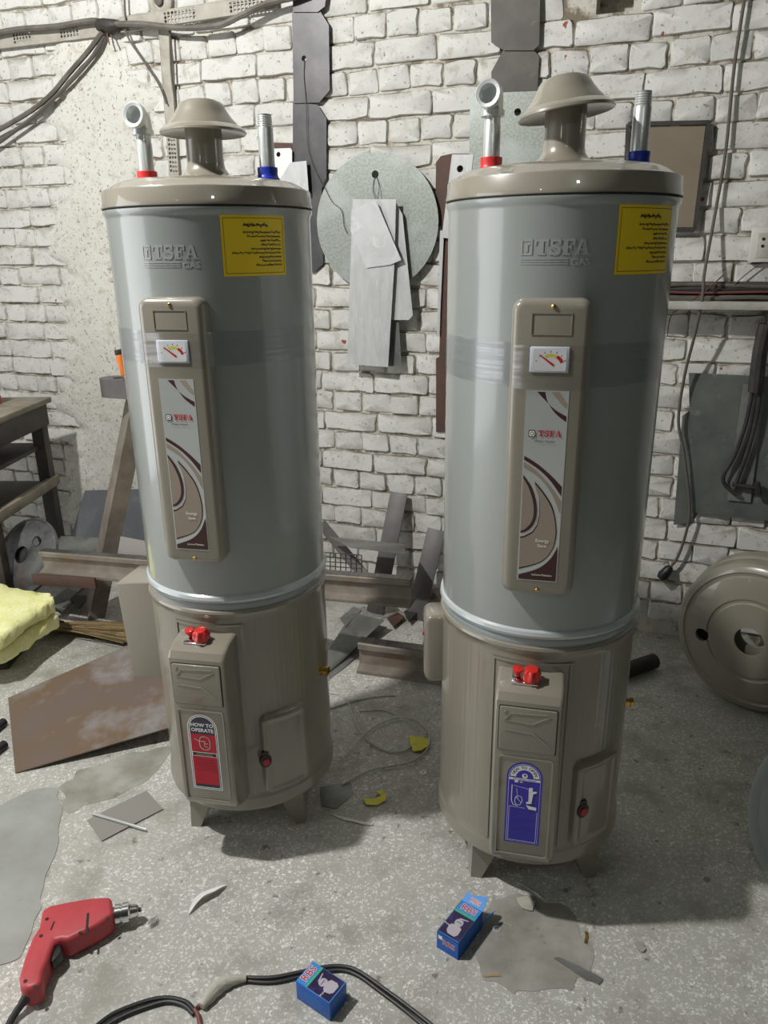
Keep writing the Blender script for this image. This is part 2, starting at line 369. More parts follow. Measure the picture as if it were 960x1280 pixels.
def empty(name, loc, rz=0):
    o = bpy.data.objects.new(name, None); col.objects.link(o); o.location = loc; o.rotation_euler = (0, 0, rz); o.empty_display_size = 0.1; return o
def tag(o, label, cat, group=None):
    o['label'] = label; o['category'] = cat
    if group: o['group'] = group
    return o
def stru(o): o['kind'] = 'structure'; return o
def smooth(pts, sub=5):
    pts = [Vector(p) for p in pts]; out = []
    for i in range(len(pts) - 1):
        p0, p1, p2, p3 = pts[max(i - 1, 0)], pts[i], pts[i + 1], pts[min(i + 2, len(pts) - 1)]
        for k in range(sub):
            t = k / sub
            out.append(0.5 * ((2 * p1) + (p2 - p0) * t + (2 * p0 - 5 * p1 + 4 * p2 - p3) * t * t + (3 * p1 - p0 - 3 * p2 + p3) * t ** 3))
    out.append(pts[-1]); return out
def circle(cx, cy, r, n=16, ry=None):
    return [(cx + r * math.cos(2 * PI * i / n), cy + (ry or r) * math.sin(2 * PI * i / n)) for i in range(n)]
def rrect(x0, y0, x1, y1, r, n=4):
    out = []
    for (cx, cy, a0) in ((x1 - r, y1 - r, 0), (x0 + r, y1 - r, 90), (x0 + r, y0 + r, 180), (x1 - r, y0 + r, 270)):
        for i in range(n + 1):
            a = R(a0 + 90 * i / n); out.append((cx + r * math.cos(a), cy + r * math.sin(a)))
    return out
def rect(x0, y0, x1, y1): return [(x0, y0), (x1, y0), (x1, y1), (x0, y1)]
def text_geo(body, size, align='CENTER', shear=0, offset=0):
    c = bpy.data.curves.new('t', 'FONT'); c.body = body; c.size = size; c.align_x = align; c.align_y = 'CENTER'; c.resolution_u = 2; c.shear = shear; c.offset = offset
    o = bpy.data.objects.new('t', c); col.objects.link(o)
    dg = bpy.context.evaluated_depsgraph_get(); me = bpy.data.meshes.new_from_object(o.evaluated_get(dg))
    v = [tuple(x.co) for x in me.vertices]; f = [tuple(p.vertices) for p in me.polygons]
    bpy.data.objects.remove(o); bpy.data.meshes.remove(me); bpy.data.curves.remove(c); return v, f
def ribbon(pts, wd, mtx=None):
    """flat 2-D stroke of width wd (number or list)"""
    n = len(pts); L_, R_ = [], []
    for i in range(n):
        a, b = Vector(pts[max(i - 1, 0)]), Vector(pts[min(i + 1, n - 1)])
        t = (b - a); t = t.normalized() if t.length > 0 else Vector((1, 0)); nn = Vector((-t.y, t.x)); w_ = (wd[i] if isinstance(wd, (list, tuple)) else wd) / 2
        p = Vector(pts[i]); L_.append(p + nn * w_); R_.append(p - nn * w_)
    v = [(p.x, p.y, 0) for p in R_ + L_]; f = [(i, i + 1, n + i + 1, n + i) for i in range(n - 1)]
    return v, f
def slab_letters(word, h, bold=1.0):
    """slab-serif capitals T S F A from plain strokes; returns verts, faces in XY, left-bottom at 0"""
    V, Fc = [], []; x = 0
    def q(pts):
        k = len(V); V.extend([(x + p[0] * h, p[1] * h, 0) for p in pts]); Fc.append((k, k + 1, k + 2, k + 3))
    for ch in word:
        if ch == 'T':
            for r_ in ((0, .84, .95, 1), (.34, .1, .61, .9), (.2, 0, .75, .12), (0, .62, .11, .9), (.84, .62, .95, .9)): q(rect(*r_))
            x += h * 1.02
        elif ch == 'F':
            for r_ in ((0, .86, .86, 1), (.14, .1, .38, .9), (0, 0, .55, .12), (.75, .64, .86, .9), (.36, .44, .62, .56), (.54, .34, .62, .66)): q(rect(*r_))
            x += h * 0.93
        elif ch == 'A':
            q([(.10, .05), (.20, .05), (.50, 1), (.40, 1)]); q([(.62, .05), (.88, .05), (.62, 1), (.40, 1)]); q(rect(.24, .28, .70, .39)); q(rect(0, 0, .30, .1)); q(rect(.54, 0, 1, .1))
            x += h * 1.05
        elif ch == 'S':
            pts = smooth([(.72, .72, 0), (.60, .90, 0), (.38, .94, 0), (.17, .86, 0), (.14, .70, 0), (.26, .58, 0), (.48, .50, 0), (.66, .40, 0), (.70, .24, 0), (.58, .10, 0), (.36, .06, 0), (.16, .14, 0), (.08, .28, 0)], 3)
            v, f = ribbon([(p.x, p.y) for p in pts], .17); k = len(V)
            V.extend([(x + p[0] * h, p[1] * h, 0) for p in v]); Fc.extend([tuple(a + k for a in g) for g in f])
            q(rect(.68, .66, .78, 1)); q(rect(0.02, 0, .12, .36))
            x += h * 0.88
    return V, Fc, x
def thicken(v, f, t):
    """flat print -> thin raised pieces (adds front shifted by t and side walls per face)"""
    V, Fc = [], []
    for g in f:
        k = len(V); n = len(g)
        V.extend([v[i] for i in g]); V.extend([(v[i][0], v[i][1], v[i][2] + t) for i in g])
        Fc.append(tuple(k + n + i for i in range(n)))
        for i in range(n): j = (i + 1) % n; Fc.append((k + i, k + j, k + n + j, k + n + i))
    return V, Fc

# ------------------------------------------------------------------ the setting
rng = random.Random(7)
WM = wall_matrix(0, 0, 0)
S0, S1, DEEP, CEIL_Z = -3.3, 3.2, 6.6, 4.2
fm = MB(); c4 = [WP(S0, 0, -0.1), WP(S1, 0, -0.1), WP(S1, 0, DEEP), WP(S0, 0, DEEP)]
fm.add([tuple(p) for p in c4] + [(p.x, p.y, -0.1) for p in c4], [(3, 2, 1, 0), (4, 5, 6, 7), (0, 1, 5, 4), (1, 2, 6, 5), (2, 3, 7, 6), (3, 0, 4, 7)], M_FLOOR)
floor = stru(fm.build('floor'))
def in_wall(name, c, size, m):
    return stru(MB().box(c, size, m).build(name, None, WM))
cs, cw = (S0 + S1) / 2, S1 - S0
in_wall('ceiling', (cs, CEIL_Z + 0.05, DEEP / 2), (cw, 0.1, DEEP + 0.4), M_CEIL)
in_wall('wall_left', (S0 - 0.05, CEIL_Z / 2, DEEP / 2), (0.1, CEIL_Z, DEEP + 0.2), M_LEFTW)
dj = MB()
for a, b in ((S0 + .03, 2.0), (S0 + .03, 5.1)): dj.box((a, 1.35, b), (.10, 2.7, .10), M_WOODDARK, .004)
dj.box((S0 + .03, 2.74, 3.55), (.10, .10, 3.2), M_WOODDARK, .004); stru(dj.build('added_door_frame', None, WM))  # unseen door frame, added around the left fill light
in_wall('wall_right', (S1 + 0.05, CEIL_Z / 2, DEEP / 2), (0.1, CEIL_Z, DEEP + 0.2), M_ROOM)
in_wall('wall_front', (cs, CEIL_Z / 2, DEEP + 0.05), (cw, CEIL_Z, 0.1), M_ROOM)

# brick wall: mortar body with one missing brick, bricks as pieces of it
hole_a, hole_b = wl(746, -6), wl(791, 13)
HS0, HS1, HZ0, HZ1 = hole_a[0], hole_b[0], hole_b[1] + 0.002, hole_b[1] + 0.078
wb = MB()
wb.poly(rect(S0, 0, S1, CEIL_Z), M_MORTAR, 0.12, [rect(HS0, HZ0, HS1, HZ1)], Matrix.Translation((0, 0, -0.011)))
wb.box((cs, CEIL_Z / 2, -0.146), (cw, CEIL_Z, 0.03), M_MORTAR)
wall_back = stru(wb.build('wall_back', None, WM))
PITCHZ, Z00 = 0.0858, 0.0602
def brick_mesh(name, w_, h_, seed):
    r = random.Random(seed); n = 4
    base = []
    rr = 0.008
    for (cx, cy, a0) in ((w_ / 2 - rr, h_ / 2 - rr, 0), (-w_ / 2 + rr, h_ / 2 - rr, 90), (-w_ / 2 + rr, -h_ / 2 + rr, 180), (w_ / 2 - rr, -h_ / 2 + rr, 270)):
        jx, jy = r.uniform(-.004, .004), r.uniform(-.0035, .0035)
        for i in range(3):
            a = R(a0 + 45 * i); base.append((cx + jx + rr * math.cos(a), cy + jy + rr * math.sin(a)))
        nx_ = 3 if (a0 in (0, 180) and w_ > .2) else 1
        ex, ey = (-1, 0) if a0 == 0 else (0, -1) if a0 == 90 else (1, 0) if a0 == 180 else (0, 1)
        run = (w_ if ex else h_) - 2 * rr
        for i in range(nx_):
            t = (i + 1) / (nx_ + 1) * run
            base.append((base[-1 - i][0] + ex * t + (r.uniform(-.003, .003) if ey else 0), base[-1 - i][1] + ey * t + (r.uniform(-.0028, .0028) if ex else 0)))
    N = len(base); V = []; tilt = (r.uniform(-.0025, .0025), r.uniform(-.0022, .0022))
    V += [(x, y, -0.03) for x, y in base]
    V += [(x, y, -0.006 + r.uniform(-.002, .002)) for x, y in base]
    for x, y in base:
        k = r.uniform(.0022, .0055); L_ = math.hypot(x, y)
        X, Y = x - math.copysign(k, x), y - math.copysign(k * 0.9, y)
        V.append((X, Y, tilt[0] * X / w_ * 2 + tilt[1] * Y / h_ * 2 ))
    V.append((0, 0, 0.0))
    F = []
    for ring in (0, 1):
        for i in range(N):
            j = (i + 1) % N; F.append((ring * N + i, ring * N + j, (ring + 1) * N + j, (ring + 1) * N + i))
    for i in range(N): F.append((2 * N + i, 2 * N + (i + 1) % N, 3 * N))
    return MB().add(V, F, M_BRICK)
W_ST, W_HD = 0.232, 0.1135
var_s = [brick_mesh('brick', W_ST, 0.0785, 100 + i) for i in range(16)]
var_h = [brick_mesh('brick', W_HD, 0.0785, 200 + i) for i in range(16)]
me_s = [b.mesh('brick', 50) for b in var_s]; me_h = [b.mesh('brick', 50) for b in var_h]
def plaster_edges(z):
    return -1.80 + 0.14 * z, -1.03
bricks = []
for k in range(-1, 50):
    zc = Z00 + PITCHZ * (k + 0.5)
    if zc < 0.045 or zc > CEIL_Z - 0.03: continue
    st = (k % 2 == 0); pit = 0.2437 if st else 0.1252
    x = (-0.04 if st else 0.022) + rng.uniform(-.012, .012) - pit * math.ceil(3.4 / pit)
    while x < S1:
        g = pit * rng.uniform(0.97, 1.03)
        c = x + g / 2
        if S0 + 0.12 < c < S1 - 0.12:
            pl = plaster_edges(zc)
            inpl = pl[0] + 0.16 < c - g / 2 and c + g / 2 < pl[1] - 0.16 and zc < 2.45
            inhole = c + g / 2 > HS0 + 0.01 and c - g / 2 < HS1 - 0.01 and HZ0 - 0.005 < zc < HZ1 + 0.005
            if not inpl and not inhole: bricks.append((c, zc + rng.uniform(-.003, .003), g, st))
        x += g
def brick_seen(c, z):
    px, py, dep = project(WP(c, z, 0))
    if not (-12 < px < 972 and -12 < py < 800): return 0
    if py > 245:
        if 133 + (py - 240) * .075 < px < 385 + (py - 240) * .03: return 0
        if 566 - (py - 240) * .02 < px < 838 - (py - 240) * .1: return 0
    if 372 < px < 405 and py < 240 or 618 < px < 668 and py < 112: return 0
    if math.hypot(px - 472, py - 275) < 70: return 0
    if px > 855 and 478 < py < 640: return 0
    return 1 / dep ** 2
scored = sorted(((brick_seen(c, z) * (1 if st else .99), i) for i, (c, z, g, st) in enumerate(bricks)), reverse=True)
single = set(i for sc, i in scored[:300] if sc > 0)
rest = MB()
for i, (c, z, g, st) in enumerate(bricks):
    sx = (g - 0.0065) / (W_ST if st else W_HD)
    m = Matrix.Translation((c, z, rng.uniform(-.004, .003))) @ Matrix.Rotation(rng.uniform(-.012, .012), 4, 'Z') @ Matrix.Diagonal((sx, rng.uniform(.97, 1.03), 1, 1))
    if i in single: link('brick', rng.choice(me_s if st else me_h), wall_back, m)
    else:
        b = rng.choice(var_s if st else var_h); rest.add(b.v, b.f, M_BRICK, m)
o = rest.build('brickwork', wall_back, angle=50); o['kind'] = 'stuff'
# rough plaster strip smeared over the bricks
pm = MB(); nx, nz = 46, 128; V = []
for j in range(nz + 1):
    for i in range(nx + 1):
        z = 2.46 * j / nz; s = -1.96 + (1.96 - 0.86) * i / nx
        e0, e1 = plaster_edges(z); wob = noise.noise(Vector((z * 7, 3.1, 0))) * .17 + noise.noise(Vector((z * 22, 8.1, 0))) * .08
        wob2 = noise.noise(Vector((z * 6, 13.1, 0))) * .17 + noise.noise(Vector((z * 20, 18.1, 0))) * .08
        d = min(s - (e0 + wob), (e1 + wob2) - s, 2.38 + noise.noise(Vector((s * 9, 2, 0))) * .07 - z)
        h = -0.016 + 0.030 * max(0, min(1, (d + 0.03) / 0.10)) + noise.noise(Vector((s * 9, z * 5, 1))) * .005 + noise.noise(Vector((s * 40, z * 25, 5))) * .0035
        V.append((s, z, h))
pm.add(V, [(j * (nx + 1) + i, j * (nx + 1) + i + 1, (j + 1) * (nx + 1) + i + 1, (j + 1) * (nx + 1) + i) for j in range(nz) for i in range(nx)], M_PLASTER)
pm.build('plaster_strip', wall_back, angle=180)

# cement repairs in the floor
def jag(pts, amp, seed, sub=5):
    r = random.Random(seed); out = []
    for i in range(len(pts)):
        a, b = Vector(pts[i]), Vector(pts[(i + 1) % len(pts)])
        for k in range(sub):
            p = a.lerp(b, k / sub); out.append((p.x + r.uniform(-amp, amp), p.y + r.uniform(-amp, amp)))
    return out
def floor_patch(px, m, h, seed, amp=0.006):
    P = [fl(x, y)[:2] for x, y in px]
    q = jag(P, amp, seed, 3); q = q + q[:1]; q = [(p.x, p.y) for p in smooth([(a, b, 0) for a, b in q], 4)][:-1]
    return MB().poly(q, m, h + 0.01, (), Matrix.Translation((0, 0, h))).build('floor_patch', floor)
floor_patch([(-60, 1030), (0, 1008), (30, 990), (72, 985), (78, 1022), (72, 1065), (52, 1110), (46, 1150), (20, 1200), (-60, 1230)], M_CEMENT, 0.002, 1)
floor_patch([(612, 1122), (655, 1118), (690, 1128), (722, 1150), (745, 1190), (735, 1222), (700, 1240), (650, 1245), (605, 1225), (592, 1190), (600, 1150)], M_CEMENT2, 0.0010, 2, 0.012)
floor_patch([(75, 985), (100, 965), (160, 940), (215, 935), (190, 970), (140, 1000), (85, 1015)], M_CEMENT2, 0.0008, 3, 0.010)

# ------------------------------------------------------------------ the two water heaters
RB = 0.225
def FM(x, y, z):       # print plane facing the front (-Y)
    return Matrix(((1, 0, 0, x), (0, 0, -1, y), (0, 1, 0, z), (0, 0, 0, 1)))
def curve_on(v, rad, th, z0):
    out = []
    for (x, y, zz) in v:
        a = th + x / rad; r = rad + zz; out.append((r * math.sin(a), -r * math.cos(a), z0 + y))
    return out
def subdiv_curve(mb, x0, y0, x1, y1, rad, th, z0, m, lift, n=12):
    v, f = [], []
    for i in range(n + 1):
        x = x0 + (x1 - x0) * i / n; v += [(x, y0, lift), (x, y1, lift)]
    f = [(2 * i, 2 * i + 2, 2 * i + 3, 2 * i + 1) for i in range(n)]
    mb.add(curve_on(v, rad, th, z0), f, m)
def lid_profile(r_in=0.0):
    p = [(0.2235, 0.0), (0.2300, 0.0), (0.2305, 0.006), (0.2288, 0.011), (0.2280, 0.0335), (0.2262, 0.0365), (0.218, 0.0400), (0.206, 0.0470), (0.194, 0.0530), (0.180, 0.0565), (0.155, 0.0590), (0.130, 0.0610), (0.100, 0.0630), (0.085, 0.0635)]
    return p
LABEL_W, LABEL_H = 0.074, 0.38
def label_plate(parent, yf):
    """printed plate of the thermostat panel; u right, v down in 0..1"""
    mb = MB(); z1 = 1.230; x0 = -LABEL_W / 2
    lay = [0]
    def put(pts, m):
        lay[0] += 1
        mb.flat([(x0 + u * LABEL_W, z1 - v * LABEL_H) for u, v in pts], m, FM(0, yf - 0.0004 - lay[0] * 0.00012, 0))
    def ink(v, f, m, u, vv):
        lay[0] += 1
        mb.add(v, f, m, FM(x0 + u * LABEL_W, yf - 0.0004 - lay[0] * 0.00012, z1 - vv * LABEL_H))
    def cv(*pts): return [(p.x, p.y) for p in smooth([(a, b, 0) for a, b in pts], 5)]
    mb.poly(rect(x0 - .0022, z1 - LABEL_H - .0022, x0 + LABEL_W + .0022, z1 + .0022), M_SILVER, 0.0008, (), FM(0, yf - 0.0006, 0))
    put(rect(0, 0, 1, 1), M_CREAM)
    put(cv((.24, 0), (.42, .035), (.70, .085), (1, .118)) + [(1, .147)] + cv((1, .147), (.72, .105), (.52, .05), (.44, 0))[1:], M_MAROON)
    put(cv((.60, 0), (.72, .03), (.86, .06), (1, .083)) + [(1, .055)] + cv((1, .055), (.90, .03), (.80, 0))[1:], M_TAUPEP)
    put(cv((0, .325), (.35, .365), (.70, .42), (1, .478)) + cv((1, .53), (.72, .455), (.40, .395), (0, .345)), M_MAROON)
    put(cv((0, .358), (.35, .405), (.72, .48), (1, .553)) + cv((1, .625), (.74, .515), (.40, .435), (0, .385)), M_TAUPEP)
    big = cv((.30, .455), (.58, .52), (.80, .59), (.92, .68), (.94, .76), (.84, .835), (.56, .90), (0, .945))
    put(big + [(0, .76), (.10, .755), (.30, .73), (.42, .69), (.47, .63), (.44, .55)], M_MAROON)
    big2 = cv((.28, .462), (.55, .525), (.77, .595), (.89, .68), (.91, .76), (.82, .832), (.55, .895), (0, .936))
    put(big2 + [(0, .77), (.12, .763), (.32, .737), (.44, .695), (.49, .63), (.45, .55)], M_TAUPEP)
    put(cv((0, .425), (.22, .485), (.36, .56), (.40, .63), (.33, .69), (.16, .728), (0, .74)), M_MAROON)
    put(cv((0, .44), (.15, .49), (.28, .56), (.32, .63), (.26, .68), (.12, .715), (0, .728)), M_TAUPEP)
    put(cv((0, .975), (.5, .935), (.82, .875), (1, .80)) + [(1, 1), (0, 1)], M_MAROON)
    v, f, wd = slab_letters('TSFA', 0.0115); ink([(a * .98, b, c) for a, b, c in v], f, M_REDP, .32, .222)
    put(rrect(.075, .192, .255, .226, .02), M_DARK); put(rrect(.095, .196, .235, .222, .02), M_CREAM)
    put(circle(.165, .209, .05, 12, .0098), M_DARK); put(circle(.165, .209, .03, 12, .006), M_CREAM)
    for body, sz, m, u, vv in (('Water Heater', .0066, M_BLACKP, .5, .247), ('Energy', .0098, M_CREAM, .58, .775), ('Save', .0098, M_CREAM, .58, .803), ('Lahore-Pakistan', .0062, M_CREAM, .62, .968)):
        v, f = text_geo(body, sz); ink(v, f, m, u, vv)
    return mb.build('label_plate', parent)
def arch(x0, x1, z0, z1, n=12):
    r = (x1 - x0) / 2; cx = (x0 + x1) / 2
    return [(x0, z0), (x1, z0)] + [(cx + r * math.cos(PI * i / n), z1 - r + r * math.sin(PI * i / n)) for i in range(n + 1)]
def bent_text(body, size, rad, m, mb, cx, cz, y, a_span):
    n = len(body)
    for i, ch in enumerate(body):
        if ch == ' ': continue
        a = R(a_span / 2 - a_span * i / (n - 1)); v, f = text_geo(ch, size, offset=0.0002)
        mb.add(v, f, m, FM(cx + rad * math.sin(-a), y, cz + rad * math.cos(a)) @ Matrix.Rotation(a, 4, 'Z'))
def sticker(parent, kind, yf):
    mb = MB(); lay = [0]
    def put(pts, m):
        lay[0] += 1; mb.flat(pts, m, FM(0, yf - 0.0003 - lay[0] * 0.00012, 0))
    def yy(): lay[0] += 1; return yf - 0.0003 - lay[0] * 0.00012
    def stroke(pts, wd, m):
        v, f = ribbon(pts, wd); mb.add(v, f, m, FM(0, yy(), 0))
    def word(body, sz, m, x, z, off=0):
        v, f = text_geo(body, sz, offset=off); mb.add(v, f, m, FM(x, yy(), z))
    h = .038; z0, z1 = .232, .446
    if kind == 'blue':
        put(arch(-h, h, z0, z1), M_BLUEP)
        put(arch(-h + .004, h - .004, z0 + .004, z1 - .004, 14), M_WHITE); put(arch(-h + .0048, h - .0048, z0 + .0048, z1 - .0048, 14), M_BLUEP)
        cz = z1 - h
        band = [(.031 * math.cos(PI * (i / 14)), cz + .031 * math.sin(PI * i / 14)) for i in range(15)] + [(.0185 * math.cos(PI * (1 - i / 14)), cz + .0185 * math.sin(PI * (1 - i / 14))) for i in range(15)]
        put(band, M_WHITE)
        bent_text('HOW TO OPEN', .0098, .0247, M_NAVYP, mb, 0, cz, yy(), 138)
        put(circle(0, cz + .004, .0062, 14), M_WHITE); put(rect(-.002, cz + .003, .003, cz + .0075), M_BLUEP)
        put(rect(-.033, cz - .0085, .033, cz - .0025), M_WHITE); word('Gas Water Heater', .0066, M_NAVYP, 0, cz - .0055)
        # drawing: valve body, pipe loop and hand
        stroke([(-.026, .387), (-.026, .345), (-.022, .335), (-.012, .333)], .0018, M_WHITE)
        stroke([(p.x, p.y) for p in smooth([(-.019, .345, 0), (-.016, .357, 0), (-.006, .358, 0), (-.003, .347, 0), (-.008, .336, 0), (-.016, .337, 0), (-.019, .345, 0)], 4)], .0013, M_WHITE)
        stroke([(-.022, .385), (.006, .381), (.010, .377)], .0008, M_WHITE); stroke([(-.016, .378), (-.012, .352)], .0008, M_WHITE); stroke([(-.004, .342), (-.017, .356)], .0012, M_WHITE)
        put([(.010, .384), (.018, .385), (.0185, .375), (.027, .377), (.027, .372), (.020, .369), (.017, .343), (.006, .341), (.006, .346), (.0105, .348)], M_WHITE)
        put([(-.022, .400), (-.014, .401), (-.013, .395), (-.020, .393)], M_WHITE); put([(-.010, .397), (-.004, .398), (-.004, .3955), (-.010, .3945)], M_WHITE)
        put([(.006, .338), (.028, .335), (.028, .327), (.012, .328)], M_WHITE)
        for a, b in (((-.030, .331), (-.030, .241)), ((-.030, .241), (.030, .241)), ((.030, .241), (.030, .323)), ((-.030, .331), (.004, .330))): stroke([a, b], .0008, M_WHITE)
        for i in range(9): stroke([(-.026, .320 - i * .0085), (.024 - (i % 3) * .004, .320 - i * .0085)], .0009, M_NAVYP)
    else:
        put(arch(-h, h, z0, z1), M_WHITE); put(arch(-h + .0025, h - .0025, z0 + .0025, z1 - .0025), M_NAVYP)
        put(arch(-h + .0042, h - .0042, z0 + .0042, z1 - .0042), M_WHITE); put(arch(-h + .0065, h - .0065, z0 + .0065, z1 - .0065), M_NAVYP)
        word('HOW TO', .0135, M_WHITE, 0, z1 - .030, .0004); word('OPERATE', .0135, M_WHITE, 0, z1 - .044, .0004)
        put(rect(-.0315, .340, .0315, .391), M_REDP); put(rect(-.0315, .328, .0315, .340), M_WHITE); put(rect(-.030, .3295, .030, .3385), M_BLACKP)
        put(rect(-.0315, .247, .0315, .328), M_REDP)
        stroke([(-.022, .378), (-.010, .371), (.004, .372)], .0022, M_PAPERW)
        stroke([(p.x, p.y) for p in smooth([(-.010, .371, 0), (-.004, .384, 0), (.012, .383, 0), (.017, .370, 0), (.014, .352, 0), (.002, .348, 0), (-.008, .355, 0), (-.010, .371, 0)], 4)], .0022, M_PAPERW)
        stroke([(.004, .372), (.003, .358), (.011, .356)], .002, M_PAPERW); stroke([(.002, .366), (.012, .366)], .002, M_PAPERW)
        for i, wd in enumerate((.02, .022)): stroke([(-wd, .3362 - i * .0038), (wd, .3362 - i * .0038)], .001, M_PAPERW)
        for i in range(5): stroke([(-.024 + .008 * (i % 2), .319 - i * .0075), (.026, .319 - i * .0075)], .0008, M_MAROON)
    return mb.build('instruction_sticker', parent)
def script_lines(mb, rad, th, z0, x0, x1, y0, y1, seed):
    """small right-to-left handwriting-like lines, too fine to read in the photograph"""
    r = random.Random(seed)
    def squig(xa, xb, y, h, wd):
        pts = []; x = xb; n = max(6, int((xb - xa) / .0013)); ph = r.uniform(0, 6)
        for i in range(n + 1):
            t = i / n; pts.append((xb + (xa - xb) * t, y + h * (0.5 * math.sin(ph + i * 1.5) * r.uniform(.3, 1) - .2 * math.sin(i * .6))))
        v, f = ribbon(pts, [wd * r.uniform(.5, 1.25) for _ in pts]); mb.add(curve_on([(a, b, .0006) for a, b, c in v], rad, th, z0), f, M_BLACKP)
        for _ in range(max(1, n // 5)):
            a, b = r.uniform(xa, xb), y + r.choice((-1, 1)) * h * .8
            mb.add(curve_on([(a - .0005, b, .0006), (a + .0005, b, .0006), (a + .0005, b + .0008, .0006), (a - .0005, b + .0008, .0006)], rad, th, z0), [(0, 1, 2, 3)], M_BLACKP)
    W = x1 - x0
    squig(x0 + W * .30, x0 + W * .72, y1 - .013, .0068, .0029)
    lens = (.72, .66, .42, .40, .60, .92, .45, .40, .52)
    for i, l in enumerate(lens):
        y = y1 - .0265 - i * (y1 - y0 - .034) / 9; xe = x1 - .006; xs = xe - W * l * .92
        while xe > xs:
            wlen = r.uniform(.006, .013); squig(max(xs, xe - wlen), xe, y, .0042, .0020); xe -= wlen + .0009
def heater(kind, loc, rz, label):
    root = empty('gas_water_heater', loc, rz); tag(root, label, 'water heater', 'gas water heaters in the workshop')
    # shells
    def rip(a, z):
        d = math.degrees(a); d = d - 360 if d > 180 else d
        if z < .16 or z > .662: return 0
        return -0.0006 * (0.5 + 0.5 * math.cos(R(d) * 95)) if (-78 < d < -30 or 24 < d < 70 or d > 110 or d < -120) else 0
    MB().lathe([(0.20, .107), (0.2245, .107), (0.229, .110), (0.2295, .118), (0.2275, .124), (0.2285, .140), (0.2265, .146), (RB, .150), (RB, .175), (RB, .25), (RB, .40), (RB, .55), (RB, .652), (RB, .664), (0.2285, .669), (0.2305, .675), (0.2285, .681), (0.2235, .684)], M_BEIGE, 380, rip=rip).build('base_shell', root)
    MB().lathe([(0.0, .112), (0.205, .112), (0.222, .108)], M_BEIGE_IN, 48).build('base_plate', root)
    MB().lathe([(0.2225, .680), (0.2245, .684), (0.2245, .703), (0.2225, .706)], M_BAND, 96).build('joint_band', root)
    MB().lathe([(0.2225, .702), (0.2290, .704), (0.2320, .711), (0.2300, .719), (RB, .723)], M_BEAD, 96).build('trim_bead', root)
    MB().lathe([(0.2245, .720), (RB, .724), (RB, 1.0), (RB, 1.3), (RB, 1.550), (0.2265, 1.556), (0.2300, 1.562), (0.2300, 1.568), (0.2250, 1.5715)], M_GREY, 96).build('tank_shell', root)
    lz = 1.572
    lid = MB().lathe([(r_, lz + z) for r_, z in lid_profile()] + [(0.0, lz + .064)], M_BEIGE, 96).build('lid', root)
    MB().lathe([(0.2275, lz - .0012), (0.2303, lz - .0005), (0.2303, lz + .0012), (0.2275, lz + .0015)], M_DARK, 96).build('seam', lid)
    # flue
    fz = lz + .0635
    MB().lathe([(0.088, fz - .002), (0.080, fz + .002), (0.060, fz + .006), (0.050, fz + .012), (0.0425, fz + .022), (0.040, fz + .034), (0.040, fz + .130)], M_BEIGE, 48).build('flue_pipe', root)
    cz = 1.7285
    cap = MB().lathe([(0.030, cz + .012), (0.060, cz + .010), (0.0895, cz + .001), (0.0925, cz - .002), (0.0935, cz), (0.0925, cz + .004), (0.081, cz + .0135), (0.0775, cz + .0145), (0.075, cz + .018), (0.064, cz + .030), (0.055, cz + .043), (0.049, cz + .054), (0.044, cz + .0595), (0.036, cz + .0605), (0.033, cz + .064), (0.022, cz + .066), (0.0, cz + .0665)], M_BEIGE, 64, (Matrix.Translation((0, 0, cz)) @ Matrix.Rotation(R(-7 if kind == 'blue' else 0), 4, 'Y') @ Matrix.Translation((0, 0, -cz)))).build('flue_cap', root)
    # pipes
    pr = 0.142
    for sx, cap_m, nm in ((-1, M_REDCAP, 'hot_pipe'), (1, M_BLUECAP, 'cold_pipe')):
        bz = lz + .0585
        top = 1.742 if sx < 0 else 1.760
        prof = [(.0168, bz), (.0168, top - .028), (.0160, top - .026)]
        if sx > 0:
            for i in range(6): zt = top - .026 + i * .0042; prof += [(.0163 - i * .00015, zt), (.0152 - i * .00015, zt + .0021)]
            prof += [(.0150, top), (.0120, top), (.0115, top - .03), (0, top - .03)]
        else: prof += [(.0160, top)]
        P = MB().lathe(prof, M_ZINC, 28, Matrix.Translation((sx * pr, 0, 0))).build(nm, root)
        MB().lathe([(.018, bz - .004), (.0255, bz - .003), (.0262, bz + .003), (.0235, bz + .006), (.0215, bz + .012), (.0222, bz + .020), (.0218, bz + .0255), (.0170, bz + .0265)], cap_m, 28, Matrix.Translation((sx * pr, 0, 0))).build('collar', P)
        if sx < 0:
            e = MB(); d = Vector((-0.25, -0.968, 0.10)).normalized() if kind == 'blue' else Vector((-.10, -0.99, 0.10)).normalized(); b0 = Vector((sx * pr, 0, top - .012))
            zc = Vector((0, 0, 1)); c0 = b0 + zc * .034
            pts = [b0, b0, b0 + zc * .011, b0 + zc * .012, b0 + zc * .022, c0 + d * .004, c0 + d * .014, c0 + d * .017, c0 + d * .019, c0 + d * .031, c0 + d * .032, c0 + d * .031, c0 + d * .012, c0 + d * .012]
            rs = [.016, .0235, .0235, .0205, .0205, .0215, .0205, .0205, .0260, .0262, .0245, .0180, .0165, .001]
            tg = [zc, zc, zc, zc, (zc + d * .35), (zc + d), (d + zc * .25), d, d, d, d, d, d, d]
            e.tube(pts, rs, M_ZINC, 20, None, tg, False); e.build('elbow', P)
    # raised maker's name on the tank
    mb = MB(); v, f, wd = slab_letters('TSFA', .027); sc = 0.098 / wd
    v, f = thicken([(a * sc - .0375, b, 0) for a, b, c in v], f, .0014); mb.add(curve_on(v, RB - .0005, 0, 1.470), f, M_GREY)
